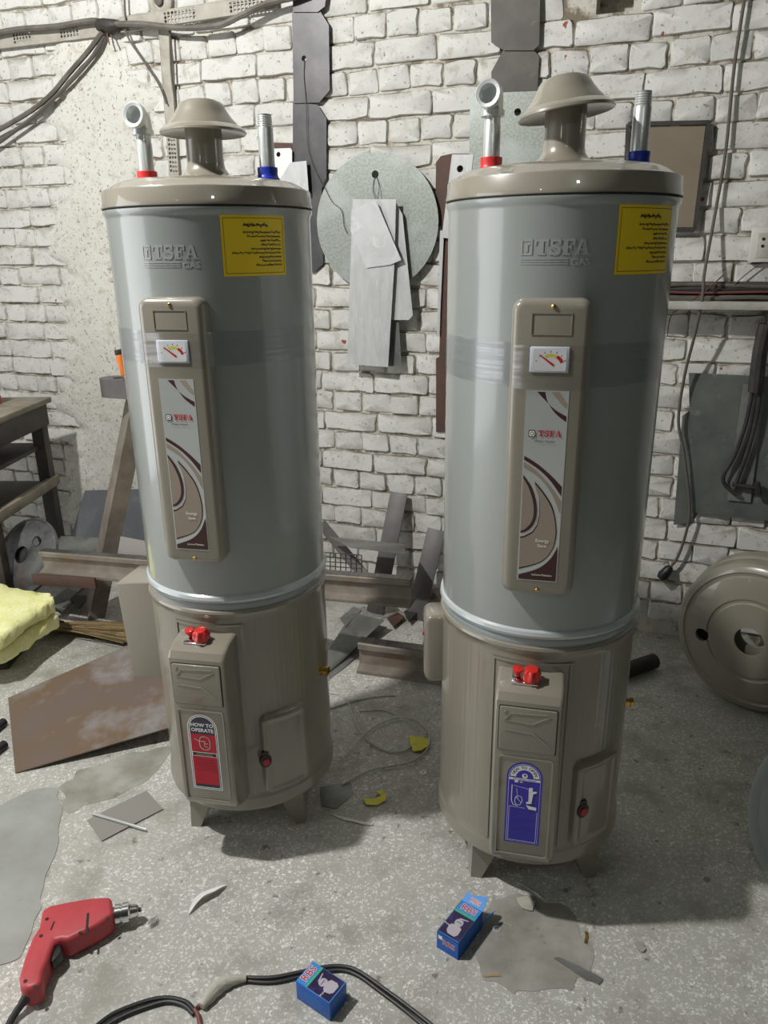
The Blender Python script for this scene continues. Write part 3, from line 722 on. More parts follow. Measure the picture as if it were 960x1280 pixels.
    for r_ in ((-.063, 0, -.042, .003), (-.063, .024, -.042, .027), (-.063, 0, -.060, .027), (-.045, 0, -.042, .027), (-.054, .006, -.050, .020), (-.054, .017, -.046, .020)):
        v, f = thicken([(p[0], p[1], 0) for p in rect(*r_)], [(0, 1, 2, 3)], .0014); mb.add(curve_on(v, RB - .0005, 0, 1.470), f, M_GREY)
    for i, xe in enumerate((.022, .022, .022)):
        for q in range(6):
            xa, xb = -.063 + (xe + .063) * q / 6, -.063 + (xe + .063) * (q + 1) / 6
            v, f = thicken([(p[0], p[1], 0) for p in rect(xa, -.0075 - i * .0042, xb, -.0055 - i * .0042)], [(0, 1, 2, 3)], .0012); mb.add(curve_on(v, RB - .0005, 0, 1.470), f, M_GREY)
    v, f = text_geo('GAS', .0155, offset=.0004); v, f = thicken([(a * 1.25 + .044, b - .0125, 0) for a, b, c in v], f, .0012); mb.add(curve_on(v, RB - .0005, 0, 1.470), f, M_GREY)
    mb.build('raised_lettering', root)
    # yellow caution sticker
    th0, th1 = R(27.3), R(64.3); thm = (th0 + th1) / 2; hw = (th1 - th0) / 2 * RB; ys = MB()
    subdiv_curve(ys, -hw, -.059, hw, .059, RB, thm, 1.494, M_YELLOW, .0009, 16)
    for (xa, ya, xb, yb) in ((-hw + .005, .053, hw - .005, .0538), (-hw + .005, -.0538, hw - .005, -.053), (-hw + .005, -.053, -hw + .0058, .053), (hw - .0058, -.053, hw - .005, .053)):
        subdiv_curve(ys, xa, ya, xb, yb, RB, thm, 1.494, M_BLACKP, .0013, 10)
    script_lines(ys, RB + .0008, thm, 1.494, -hw + .006, hw - .006, -.053, .053, 5)
    ys.build('caution_sticker', root)
    # thermostat panel
    yf = -.252; tp = MB()
    tp.poly(rrect(-.0715, .815, .0715, 1.397, .022, 5), M_BEIGE, .056, (), FM(0, yf, 0), bevel=.014)
    tp.poly(rect(-.036, 1.333, .036, 1.372), M_BEIGE, .002, [rect(-.0345, 1.3345, .0345, 1.3705)], FM(0, yf - .0012, 0))
    panel = tp.build('thermostat_panel', root)
    label_plate(panel, yf)
    g = MB(); g.box((0, yf + .003, 1.289), (.071, .012, .047), M_GAUGE, .0025)
    lay = yf - .0033
    def arcpoly(r0, r1, a0, a1, cx, cz, n=8): return [(cx + r0 * math.cos(R(a0 + (a1 - a0) * i / n)), cz + r0 * math.sin(R(a0 + (a1 - a0) * i / n))) for i in range(n + 1)] + [(cx + r1 * math.cos(R(a1 + (a0 - a1) * i / n)), cz + r1 * math.sin(R(a1 + (a0 - a1) * i / n))) for i in range(n + 1)]
    g.flat(rrect(-.030, 1.269, .030, 1.309, .004), M_WHITE, FM(0, lay, 0))
    g.flat(arcpoly(.019, .024, 62, 118, .002, 1.276), M_PAPERY, FM(0, lay - .0002, 0)); g.flat(arcpoly(.019, .025, 22, 60, .002, 1.276), M_RED, FM(0, lay - .0002, 0))
    v, f = ribbon([(-.018, 1.298), (.008, 1.279)], [.0018, .0042]); g.add(v, f, M_RED, FM(0, lay - .0006, 0))
    for i in range(7): a = R(25 + i * 22); v, f = ribbon([(.002 + .0265 * math.cos(a), 1.276 + .0265 * math.sin(a)), (.002 + .0295 * math.cos(a), 1.276 + .0295 * math.sin(a))], .0012); g.add(v, f, M_BLACKP, FM(0, lay - .0002, 0))
    g.build('temperature_gauge', panel)
    for z in (1.383, .828): MB().lathe([(0.0042, 0), (0.0042, .0015), (.0025, .003), (0, .0032)], M_BRASS, 12, Matrix.Translation((.002, yf, z)) @ Matrix.Rotation(R(90), 4, 'X')).build('screw', panel)
    # clear packing film wrapped round the tank and the panel
    path = [(RB + .0015) * Vector((math.sin(R(a)), -math.cos(R(a)), 0)) for a in range(-118, -21, 6)]
    path += [Vector((-.0725, -.2335, 0)), Vector((-.062, yf - .0045, 0)), Vector((0, yf - .0052, 0)), Vector((.062, yf - .0045, 0)), Vector((.0725, -.2335, 0))]
    path += [(RB + .0015) * Vector((math.sin(R(a)), -math.cos(R(a)), 0)) for a in range(24, 80, 6)]
    zt, zb = (1.318, 1.238) if kind == 'blue' else (1.325, 1.255)
    V, Fc = [], []; rr = random.Random(4)
    for i, p in enumerate(path):
        t = i / (len(path) - 1)
        for j in range(5):
            u = j / 4; z = zb + (zt - zb) * u + rr.uniform(-.002, .002) + (.016 * (1 - t) ** 3 if kind == 'red' else -.006 * t)
            V.append(tuple(p * (1 + rr.uniform(0, .0025)) + Vector((0, 0, z))))
    n5 = 5
    for i in range(len(path) - 1):
        for j in range(4): Fc.append((i * n5 + j, (i + 1) * n5 + j, (i + 1) * n5 + j + 1, i * n5 + j + 1))
    MB().add(V, Fc, M_FILM).build('film_wrap', root, angle=180)
    # burner control box
    cb = MB(); wdt = .142; yb = .300
    prof = [(.19, .624), (.228, .624), (.262, .619), (.290, .607), (yb, .592), (yb, .205), (.288, .178), (.236, .152), (.19, .152)]
    SM = Matrix(((0, 0, -1, -wdt / 2), (-1, 0, 0, 0), (0, 1, 0, 0), (0, 0, 0, 1)))
    cb.poly(prof, M_BEIGE, wdt, (), SM, bevel=.009)
    box = cb.build('control_box', root, angle=30)
    b2 = MB(); b2.poly(rrect(-.058, .198, .058, .458, .006), M_BEIGE, .003, [rrect(-.0545, .2015, .0545, .4545, .005)], FM(0, -yb - .0022, 0)); b2.build('recess_rim', box)
    fp = MB(); fp.poly(rrect(-.059, .474, .059, .580, .004), M_BEIGE, .010, (), FM(0, -yb - .004, 0), bevel=.0016)
    for pts in ([(-.050, .549), (.010, .545), (.045, .566)], [(-.050, .566), (-.044, .572)], [(-.050, .526), (.012, .522), (.046, .495)], [(-.048, .549), (-.036, .566), (.04, .570)]):
        v, f = ribbon(pts, .0028); v, f = thicken(v, f, .0016); fp.add(v, f, M_BEIGE, FM(0, -yb - .0038, 0))
    fp.build('lighting_flap', box)
    gap = MB(); gap.poly(rrect(-.0612, .4718, .0612, .5822, .004), M_DARK, .002, (), FM(0, -yb - .0006, 0)); gap.build('flap_gap', box)
    sticker(box, kind, -yb)
    fl_ = MB(); subdiv_curve(fl_, -.085, .640 - .41, .085, .646 - .41, RB, 0, .41, M_BEIGE, .003, 12)
    for sg in (-1, 1): subdiv_curve(fl_, sg * .085 - .004, .155 - .41, sg * .085 + .004, .646 - .41, RB, 0, .41, M_BEIGE, .0025, 2)
    fl_.build('box_flange', box)
    # gas valve knobs on the sloped top
    kn = MB(); kz = .626; ky = -.256
    T = Matrix.Translation((0, ky, kz - .004)) @ Matrix.Rotation(R(12), 4, 'X')
    kn.box((-.012, 0, -.001), (.056, .034, .006), M_CHROME, .002, T); kn.build('valve_plate', box)
    kb = MB(); lob = lambda a, z: .0022 * math.cos(6 * a) if .004 < z < .026 else 0
    kb.lathe([(.014, 0), (.019, .002), (.0195, .010), (.017, .017), (.016, .022), (.012, .027), (0, .028)], M_RED, 36, T @ Matrix.Translation((.002, 0, .003)), rip=lob); kb.build('gas_knob', box)
    kb = MB(); kb.lathe([(.006, 0), (.006, .012), (.0105, .013), (.0115, .016), (.0105, .020), (0, .0215)], M_RED, 24, T @ Matrix.Translation((-.028, .004, .004))); kb.build('pilot_button', box)
    # access hatch
    a0, a1 = R(27.0), R(60.5); z0h, z1h = .152, .392; n = 44; V = []; am = (a0 + a1) / 2; hx = (a1 - a0) / 2 * RB; hz = (z1h - z0h) / 2; zm = (z0h + z1h) / 2
    for j in range(n + 1):
        for i in range(n + 1):
            x = (i / n * 2 - 1) * (hx + .006); y = (j / n * 2 - 1) * (hz + .006)
            rc = .022; qx, qy = abs(x) - (hx - rc), abs(y) - (hz - rc)
            d = -(math.hypot(max(qx, 0), max(qy, 0)) + min(max(qx, qy), 0) - rc)
            t = max(0, min(1, (d + .001) / .011)); h = -.003 + .018 * (t * t * (3 - 2 * t))
            if d > .020: u_ = max(0, min(1, (d - .020) / .004)); h -= .003 * u_
            V.append((x, y, h))
    hb = MB().add(curve_on(V, RB, am, zm), [(j * (n + 1) + i, j * (n + 1) + i + 1, (j + 1) * (n + 1) + i + 1, (j + 1) * (n + 1) + i) for j in range(n) for i in range(n)], M_BEIGE)
    hatch = hb.build('access_hatch', root, angle=60)
    ang = R(29.5) if kind == 'red' else R(33.5); zs = .262
    HM = Matrix.Translation(((RB + .012) * math.sin(ang), -(RB + .012) * math.cos(ang), zs)) @ Matrix.Rotation(ang, 4, 'Z')
    sw = MB(); sw.poly(circle(0, 0, .0155, 20, .0195), M_BLACK, .010, (), HM @ FM(0, -.006, 0), bevel=.002); sw.poly(rrect(-.0085, .012, .0085, .027, .003), M_BLACK, .009, (), HM @ FM(0, -.005, 0))
    knob = sw.build('hatch_latch', hatch)
    MB().poly(circle(.001, -.002, .0088, 16, .0105), M_REDP, .004, (), HM @ FM(0, -.0085, 0), bevel=.001).build('red_insert', knob)
    # legs: sheet bent to a V, tapering to the foot
    for q in range(4):
        a = R(-33 + 90 * q); V = []; lg = MB(); th = .0022
        for (z, half, rr_) in ((.112, .062, .216), (.075, .056, .217), (.0, .026, .220)):
            for (t, dx) in ((0, -1), (0, 0), (0, 1), (th, 1), (th, 0), (th, -1)):
                V.append((dx * half * .80, -(rr_ - abs(dx) * half * .60 - t), z))
        Fc = [(k * 6 + i, k * 6 + (i + 1) % 6, (k + 1) * 6 + (i + 1) % 6, (k + 1) * 6 + i) for k in range(2) for i in range(6)] + [(17, 16, 15, 14, 13, 12)]
        lg.add(V, Fc, M_BEIGE, Matrix.Rotation(a, 4, 'Z')); lg.build('leg', root, angle=25)
    # brass drain cock on the far side
    ba = R(81) if kind == 'red' else R(96); bzv = .433 if kind == 'red' else .42
    BM = Matrix.Translation((RB * math.sin(ba), -RB * math.cos(ba), bzv)) @ Matrix.Rotation(ba, 4, 'Z') @ Matrix.Rotation(R(90), 4, 'X')
    dv = MB(); dv.lathe([(.0135, -.004), (.0135, .006), (.0090, .007), (.0090, .014), (.0125, .015), (.0125, .022), (.006, .023), (.006, .017), (0, .017)], M_BRASS, 6 if kind == 'blue' else 20, BM); dv.build('drain_cock', root)
    # electrical box on the left side
    if kind == 'red':
        # draught shroud of folded sheet
        sb = MB(); pts = [(-.345, .648), (-.330, .362), (-.205, .372), (-.205, .662)]
        sb.poly([(p[0], p[1]) for p in pts], M_BEIGE, .125, (), Matrix.Rotation(R(-2), 4, 'Z') @ FM(0.012, -.055, 0), bevel=.004); sb.build('folded_shroud', root)
    else:
        sb = MB(); sb.poly(rrect(-.268, .466, -.20, .648, .020, 5), M_BEIGE, .085, (), Matrix.Rotation(R(14), 4, 'Z') @ FM(0.0, .0, 0), bevel=.010); jb = sb.build('junction_box', root)
        MB().lathe([(.005, 0), (.005, .003), (0, .004)], M_REDP, 12, Matrix.Rotation(R(14), 4, 'Z') @ Matrix.Translation((-.2685, .035, .585)) @ Matrix.Rotation(R(-90), 4, 'Y')).build('indicator', jb)
    return root
heater('red', (-0.385, 1.8392, 0), R(-10.8), 'grey and beige gas water heater with red how to operate sticker and folded side box')
heater('blue', (0.3638, 1.6435, 0), R(-13.2), 'grey and beige gas water heater with blue how to open sticker on its control box')

# ------------------------------------------------------------------ things hanging on the brick wall
def wsheet(name, px, off, m, label, cat, holes=(), thick=0.0016, group=None, top_off=None, bevel=0):
    """sheet outline surveyed on the wall; hangs 'off' in front of it; holes = (px,py,radius m)"""
    pts = [wl(x, y, off) for x, y in px]
    cx = sum(p[0] for p in pts) / len(pts); cz = sum(p[1] for p in pts) / len(pts)
    hl = []
    for hx, hy, hr in holes:
        a, b = wl(hx, hy, off); hl.append(circle(a - cx, b - cz, hr, 14))
    mb = MB(); mb.poly([(a - cx, b - cz) for a, b in pts], m, thick, hl, None, bevel)
    M = wall_matrix(cx, cz, off)
    if top_off is not None:
        hh = max(p[1] for p in pts) - min(p[1] for p in pts); M = M @ Matrix.Rotation(math.atan2(off - top_off, hh / 2), 4, 'X')
    o = mb.build(name, None, M)
    if label: tag(o, label, cat, group)
    return o
def nail(o, px, py, off, length=None):
    """nail through a sheet into the wall, part of the hung thing"""
    s, z = wl(px, py, off); p = o.matrix_world.inverted() @ WP(s, z, off + .012); q = o.matrix_world.inverted() @ WP(s, z, -.02)
    t = (p - q).normalized()
    MB().tube([q, p, p, p + t * .002], [.0022, .0022, .005, .005], M_DARK, 8).build('nail', o)
def wire_on(o, pts, off, r, m=None, name='hanging_wire'):
    inv = o.matrix_world.inverted(); P = []
    for q in pts:
        s, z = wl(q[0], q[1], q[2] if len(q) > 2 else off); P.append(inv @ WP(s, z, q[2] if len(q) > 2 else off))
    return MB().tube(smooth(P, 4), r, m or M_DARK, 6).build(name, o)

s3 = wsheet('steel_strip', [(366, 127), (397, 131), (408, 148), (408, 222), (402, 236), (404, 330), (392, 341), (371, 335), (366, 235)], .012, M_BLACKSTEEL, 'long black steel strip hanging behind the galvanised disc', 'steel strip')
s2 = wsheet('steel_strip', [(365, 14), (400, 14), (411, 31), (412, 113), (399, 128), (367, 129)], .018, M_BLACKSTEEL, 'black steel plate with cut corners and a wire through its hole, on the wall', 'steel strip', [(380, 73, .010)])
wire_on(s2, [(381, 72, .022), (380, 95, .021), (383, 130, .021), (386, 190, .021), (404, 233, .022)], .021, .0012)
wsheet('steel_strip', [(366, -46), (414, -46), (406, 8), (397, 15), (366, 15)], .024, M_BLACKSTEEL, 'topmost black steel plate, cut off by the top edge of the photo', 'steel strip')
b1 = wsheet('steel_strip', [(613, -40), (676, -40), (674, 56), (667, 63), (630, 63), (614, 53)], .020, M_BROWNSTEEL, 'grey brown steel plate with cut corners above the other at the top', 'steel strip')
wsheet('steel_strip', [(629, 62), (667, 62), (674, 71), (671, 130), (615, 130), (614, 90)], .014, M_BROWNSTEEL, 'grey brown steel plate hanging just behind the chimney cap top', 'steel strip')
d0, d1, d2, d3 = wl(396, 275, .03), wl(548, 275, .03), wl(472, 190, .03), wl(472, 363, .03)
drx, drz = (d1[0] - d0[0]) / 2, (d2[1] - d3[1]) / 2; dcx, dcz = (d0[0] + d1[0]) / 2, (d2[1] + d3[1]) / 2; dr = (drx + drz) / 2
hs, hz = wl(469, 218, .03)
disc = MB().poly(circle(0, 0, drx, 72, drz), M_GALV, .002, [circle(hs - dcx, hz - dcz, .014, 14)]).build('steel_disc', None, wall_matrix(dcx, dcz, .03))
tag(disc, 'large round galvanised disc hanging on the wall between the two heaters', 'steel disc')
wire_on(disc, [(469, 219, .035), (466, 235, .036), (470, 250, .055)], .04, .0012); wire_on(disc, [(470, 219, .035), (474, 233, .036), (472, 250, .055)], .04, .0012)
wire_on(disc, [(404, 230, .034), (415, 252, .034), (427, 263, .034), (430, 282, .036), (434, 292, .04)], .034, .0013)
rg = 'metal sheets hung in front of the disc'
wsheet('metal_strip', [(489, 396), (498, 396), (502, 457), (485, 458)], .040, M_GALVDARK, 'dark narrow strip showing below the pale strips in front of the disc', 'metal strip', group=rg)
wsheet('metal_strip', [(495, 253), (503, 268), (516, 394), (511, 400), (489, 400), (492, 300)], .052, M_ALU, 'narrow pale metal strip half hidden behind the long strip before the disc', 'metal strip', group=rg)
o = wsheet('metal_strip', [(441, 249), (495, 249), (493, 330), (485, 459), (434, 455), (438, 330)], .070, M_ALU, 'longest aluminium strip hanging in front of the galvanised disc', 'metal strip', group=rg)
o = wsheet('metal_plate', [(440, 262), (467, 251), (472, 254), (501, 325), (487, 331), (457, 335), (438, 288)], .082, M_ALU2, 'small crooked aluminium plate hung foremost on the disc', 'metal plate', group=rg, top_off=.076)
wire_on(o, [(467, 252, .084), (468, 258, .086)], .085, .0015, name='hook')
# small pieces beside the left heater's cold pipe
wsheet('wooden_board', [(334, 178), (377, 179), (377, 230), (334, 230)], .007, M_RUST, 'brown board behind the white plate next to the left blue pipe', 'board')
wsheet('metal_plate', [(335, 186), (363, 185), (365, 188), (365, 206), (353, 228), (334, 228)], .026, M_WHITE, 'white painted plate with a hole next to the left blue pipe', 'metal plate', [(348, 193, .009)])
wsheet('metal_plate', [(363, 203), (383, 201), (386, 243), (349, 243), (349, 226)], .036, M_ALU, 'pale slanting sheet piece behind the left lid rim', 'metal plate')
# strips left of the right heater's lid
wsheet('rusty_strip', [(545, 203), (551, 195), (565, 192), (590, 192), (590, 284), (544, 283)], .010, M_RUST, 'brown rusty sheet beside the right heater lid', 'metal strip')
wsheet('rusty_strip', [(553, 290), (576, 290), (560, 540), (545, 540), (545, 448), (549, 446)], .012, M_RUST, 'long rusty strip beside the right heater body', 'metal strip')
o = wsheet('metal_strip', [(565, 193), (592, 193), (586, 240), (561, 298), (552, 297)], .030, M_ALU, 'pale grey strip with a hole left of the right heater lid', 'metal strip', [(575, 211, .012)])
wsheet('metal_strip', [(550, 288), (555, 288), (549, 420), (546, 420)], .022, M_ALU, 'very thin pale strip along the long rusty strip', 'metal strip')
wsheet('galvanised_plate', [(588, 117), (692, 113), (690, 222), (586, 222)], .028, M_GALV, 'square galvanised plate with a hole behind the right chimney cap', 'metal plate', [(647, 140, .012)])
# framed board
fb = wsheet('framed_board', [(788, 158), (882, 157), (866, 284), (782, 284)], .020, M_BOARD, 'brown board in a dark frame behind the right blue pipe', 'board', thick=.006)
inv = fb.matrix_world.inverted()
co = [wl(785, 155, .024), wl(886, 153, .024), wl(868, 288, .024), wl(779, 288, .024)]
for i in range(4):
    a, b = co[i], co[(i + 1) % 4]; P, Q = inv @ WP(a[0], a[1], .022), inv @ WP(b[0], b[1], .022)
    MB().tube([P, Q], .009, M_DARK, 4).build('frame_bar', fb)
# socket plate
s, z = wl(953, 306, .02); sk = MB().box((0, 0, 0), (.075, .11, .03), M_SOCKET, .004).build('socket_box', None, wall_matrix(s, z, .016)); tag(sk, 'white electric socket box at the right edge of the wall', 'socket')
MB().box((.008, -.002, .0155), (.05, .078, .003), M_PAPERW, .001).build('face_plate', sk)
for a, b in ((-.006, .018), (.016, .018), (-.006, -.004), (.016, -.004)): MB().lathe([(.005, 0), (.005, .002), (0, .002)], M_BLACK, 10, Matrix.Translation((a + .006, b, .0165))).build('socket_hole', sk)
# plates and tools on the right
wsheet('galvanised_plate', [(853, 520), (880, 500), (874, 632), (858, 654), (842, 656)], .012, M_GALVDARK, 'dull sheet with a pointed bottom behind the big right wall plate', 'metal plate')
wsheet('galvanised_plate', [(861, 466), (990, 472), (990, 655), (864, 640)], .020, M_GALVDARK, 'large dull galvanised plate on the right wall under the cables', 'metal plate', thick=.002)
wsheet('metal_strip', [(929, 480), (957, 482), (938, 628), (909, 625)], .030, M_SCRAP, 'slanting grey strip hung on the large right plate', 'metal strip')
def on(px, py, off): a, b = wl(px, py, off); return WP(a, b, off)
def top_tube(name, paths, r, m, label, cat, group=None, segs=8, sub=5):
    """paths: list of world point lists; the first is the thing itself"""
    mb = MB(); c = Vector(paths[0][0])
    for p in paths: mb.tube([q - c for q in smooth(p, sub)], r, m, segs)
    o = mb.build(name, None, Matrix.Translation(c)); 
    if label: tag(o, label, cat, group)
    return o
rt = empty('pipe_wrench', on(948, 470, .05)); tag(rt, 'black bent rod tool with a bolt hanging on the right plate', 'tool')
bi = rt.location
def rel(*pts): return [on(*p) - bi for p in pts]
MB().tube(smooth(rel((958, 405, .05), (950, 440, .05), (944, 490, .05)), 3), [.024] * 7, M_DARK, 10).build('handle', rt)
MB().tube(smooth(rel((941, 486, .05), (932, 530, .05), (918, 570, .05), (905, 592, .05), (905, 604, .05), (914, 613, .05), (922, 618, .05)), 4), .0075, M_DARK, 8).build('rod', rt)
MB().tube(smooth(rel((950, 486, .05), (946, 520, .05), (936, 560, .05), (917, 613, .05)), 4), .0075, M_DARK, 8).build('rod', rt)
MB().tube(rel((915, 605, .05), (948, 611, .05)), .008, M_DARK, 8).build('spindle', rt)
MB().tube(rel((946, 603, .05), (948, 619, .05)), .011, M_DARK, 6).build('bolt', rt)
# dangling lead with a plug
cp = [on(x, y, of) for x, y, of in ((936, -180, .02), (931, -30, .02), (930, 0, .02), (926, 28, .02), (917, 90, .02), (907, 190, .02), (896, 255, .022), (886, 310, .06), (880, 345, .10), (878, 372, .11), (868, 420, .09), (856, 468, .06), (848, 525, .045), (855, 568, .045), (862, 632, .04), (858, 664, .035), (848, 694, .03), (838, 709, .03), (832, 718, .03))]
cord = top_tube('hanging_lead', [cp], .0055, M_BROWNCORD, 'thin brown lead hanging down the right wall to a plug', 'cord')
pg = on(829, 719, .032) - cp[0]; pq = on(839, 708, .03) - cp[0]
MB().tube([pq, pq.lerp(pg, .3), pg, pg + (pg - pq) * .35], [.008, .018, .022, .016], M_BLACK, 12).build('plug', cord)
# concrete ledge with cables lying on it
la, lb = wl(838, 372, .0), wl(838, 386, .09)
zt_ = wl(850, 377, .115)[1]; zb_ = wl(850, 387, .12)[1]
ls0 = wl(800, 380, .09)[0]
ledge = MB().box(((ls0 + 2.6) / 2, (zt_ + zb_) / 2, .055), (2.6 - ls0, zt_ - zb_, .13), M_LEDGE, .004).build('trim_1', None, WM); stru(ledge)
cg = 'cables lying on the right wall ledge'
for i, (m, r_, zz, ofs, lab) in enumerate(((M_BROWNCORD, .007, .008, .07, 'brown cable nearest the edge of the right wall ledge'), (M_GREYCORD, .008, .010, .045, 'grey cable in the middle of the right wall ledge'), (M_COPPERW, .004, .022, .058, 'reddish wire lying over the cables of the right ledge'), (M_CORD, .009, .030, .03, 'black cable at the back of the right wall ledge'), (M_GREYCORD, .006, .047, .022, 'topmost grey cable along the wall above the right ledge'))):
    rr = random.Random(40 + i)
    pts = [WP(ls0 + .03 + k * .16, zt_ + zz + rr.uniform(-.003, .006) + (.004 if i == 2 else 0), ofs + rr.uniform(-.008, .008)) for k in range(14)]
    top_tube('ledge_cable', [pts], r_, m, lab, 'cable', cg, 6, 4)
MB().box(((ls0 + 2.6) / 2, zt_ + .030, .008), (2.6 - ls0, .062, .018), M_DARK, .003).build('cable_gap_shade', ledge, Matrix())  # dark strip painted in for the shadow gaps behind the cables
w1 = [on(x, y, o_) for x, y, o_ in ((905, 343, .02), (884, 362, .04), (870, 372, .095), (850, 385, .10), (838, 397, .03), (834, 420, .02))]
top_tube('thin_red_wire', [w1], .002, M_COPPERW, 'thin red wire drooping over the right ledge', 'wire', None, 6)
w1 = [on(x, y, .02) for x, y in ((950, 330), (944, 334), (930, 345), (918, 356))]
top_tube('thin_red_wire', [w1], .002, M_BROWNCORD, 'thin wire running from the socket box down to the ledge', 'wire', None, 6)

# cables and trunking on the upper left wall
def trunking(pxa, pxb, wd, off, label, groups):
    a, b = wl(*pxa, off), wl(*pxb, off); L_ = math.hypot(b[0] - a[0], b[1] - a[1]); ang = math.atan2(b[1] - a[1], b[0] - a[0]); holes = []
    for g0, g1 in groups:
        n = int((g1 - g0) * L_ / .0165)
        for i in range(n):
            for r_ in range(3):
                x = g0 * L_ + i * .0165; y = (r_ - 1) * .013; holes.append(rect(x, y - .0045, x + .010, y + .0045))
    mb = MB(); mb.poly(rect(0, -wd / 2, L_, wd / 2), M_TRUNK, .003, holes)
    for sg in (-1, 1): mb.box((L_ / 2, sg * wd / 2, -.008), (L_, .003, .018), M_TRUNK)
    o = mb.build('cable_trunking', None, wall_matrix(a[0], a[1], off) @ Matrix.Rotation(ang, 4, 'Z')); tag(o, label, 'trunking', 'perforated plastic trunking'); return o
trunking((-80, 61), (132, 34), .056, .026, 'perforated trunking left of the taped cable joint', ((.06, .18), (.48, .60), (.75, .87)))
trunking((150, 31), (345, 0), .050, .030, 'perforated trunking rising right of the taped cable joint', ((.30, .52), (.72, .97)))
trunking((204, 32), (218, 225), .045, .020, 'vertical trunking behind the left chimney cap', ((.66, .97),))
jp = on(134, 33, .045); jt = MB(); rr = random.Random(3)
jt.tube([Vector((-.05, 0, 0)), Vector((-.035, 0, .004)), Vector((-.01, 0, .006)), Vector((.02, 0, -.004)), Vector((.045, 0, 0)), Vector((.06, 0, .004))], [.012, .026, .024, .029, .022, .012], M_DARK, 10, Matrix.Rotation(-WA, 4, 'Z'))
joint = jt.build('taped_joint', None, Matrix.Translation(jp)); tag(joint, 'dark taped cable joint on the upper left wall', 'cable joint')
for q, (x, y) in enumerate(((137, 56), (142, 54))): MB().tube(smooth([Vector((0, 0, 0)), (on(134 + q * 4, 42, .05) - jp), (on(x, y, .045) - jp)], 4), .003, M_COPPERW if q == 0 else M_BROWNCORD, 6).build('loose_wire', joint)
def wcable(pts, r_, m, label): return top_tube('wall_cable', [[on(*p) for p in pts]], r_, m, label, 'cable', 'cables on the upper left wall', 7)
wcable(((-200, 72, .05), (-100, 54, .05), (-30, 46, .05), (20, 37, .05), (70, 33, .05), (115, 26, .05), (136, 30, .05), (175, 30, .06), (225, 35, .06), (272, 32, .065), (300, 20, .065), (335, 4, .06), (380, -8, .05), (470, -50, .05), (540, -110, .04)), .011, M_GREYCORD, 'thick grey cable sagging along the upper left trunking')
wcable(((128, 40, .05), (112, 62, .05), (86, 92, .045), (62, 120, .045), (30, 144, .045), (-30, 176, .045), (-110, 205, .045), (-200, 225, .04)), .010, M_GREYCORD, 'upper of two cables dropping diagonally to the left edge')
wcable(((130, 44, .04), (116, 70, .04), (92, 98, .04), (64, 126, .04), (34, 152, .04), (-30, 196, .04), (-110, 230, .04), (-200, 248, .035)), .008, M_BROWNCORD, 'lower of two cables dropping diagonally to the left edge')
wcable(((155, 34, .04), (163, 52, .04), (182, 80, .04), (200, 108, .04), (208, 130, .035)), .004, M_GREYCORD, 'thin loose cable curving down right of the taped joint')
wcable(((212, 36, .035), (214, 90, .04), (219, 128, .035)), .004, M_BROWNCORD, 'thin cable running down beside the vertical trunking')
wcable(((150, -160, .03), (155, -20, .03), (156, 10, .03), (158, 30, .04)), .004, M_BROWNCORD, 'thin cable coming down from the top to the joint')
s, z = wl(201, 2, .02); lh = MB(); lh.lathe([(.05, 0), (.05, .015), (.042, .022), (.030, .024), (.028, .020), (0, .018)], M_TRUNK, 28)
lh = lh.build('ceiling_rose', None, wall_matrix(s, z, .006)); tag(lh, 'round plastic cable box at the top of the left wall', 'cable box')
MB().lathe([(.018, .018), (.018, .032), (.012, .036), (0, .036)], M_BROWNCORD, 16).build('cap', lh)

# ------------------------------------------------------------------ clutter along the wall, left
def bar_between(name, p, q, wd, th, m, wdir, label=None, cat=None, group=None, parent=None, bevel=.001):
    """flat bar from p to q; wdir = direction of its width"""
    p, q = Vector(p), Vector(q); y = (q - p); L_ = y.length; y.normalize(); x = Vector(wdir); x = (x - y * x.dot(y)).normalized(); z = x.cross(y)
    M = Matrix(((x.x, y.x, z.x, p.x), (x.y, y.y, z.y, p.y), (x.z, y.z, z.z, p.z), (0, 0, 0, 1)))
    o = MB().box((0, L_ / 2, 0), (wd, L_, th), m, bevel).build(name, parent, M)
    if label: tag(o, label, cat, group)
    return o
def sheet3(name, corners, th, m, label, cat, group=None, curl=0):
    C = [Vector(c) for c in corners]; c0 = sum(C, Vector()) / len(C); c0.z = min(c.z for c in C)
    a, b, c, d = [p - c0 for p in C]; n = (b - a).cross(d - a).normalized()
    if n.z < 0: n = -n
    N_ = 8; V = []
    for j in range(N_ + 1):
        for i in range(N_ + 1):
            u, v = i / N_, j / N_; p = (a * (1 - u) + b * u) * (1 - v) + (d * (1 - u) + c * u) * v
            V.append(p + n * (curl * 4 * u * (1 - u)))
    K = len(V); V = V + [p - n * th for p in V]; q = N_ + 1; F_ = []
    for j in range(N_):
        for i in range(N_):
            f = (j * q + i, j * q + i + 1, (j + 1) * q + i + 1, (j + 1) * q + i); F_.append(f); F_.append(tuple(k + K for k in reversed(f)))
    for i in range(N_):
        F_ += [(i + 1, i, i + K, i + 1 + K), (N_ * q + i, N_ * q + i + 1, N_ * q + i + 1 + K, N_ * q + i + K), (i * q, (i + 1) * q, (i + 1) * q + K, i * q + K), ((i + 1) * q + N_, i * q + N_, i * q + N_ + K, (i + 1) * q + N_ + K)]
    bm = bmesh.new(); vv = [bm.verts.new(p) for p in V]
    for f in F_: bm.faces.new([vv[k] for k in f])
    bmesh.ops.recalc_face_normals(bm, faces=bm.faces[:]); v, f = dump(bm)
    o = MB().add(v, f, m).build(name, None, Matrix.Translation(c0))
    if label: tag(o, label, cat, group)
    return o
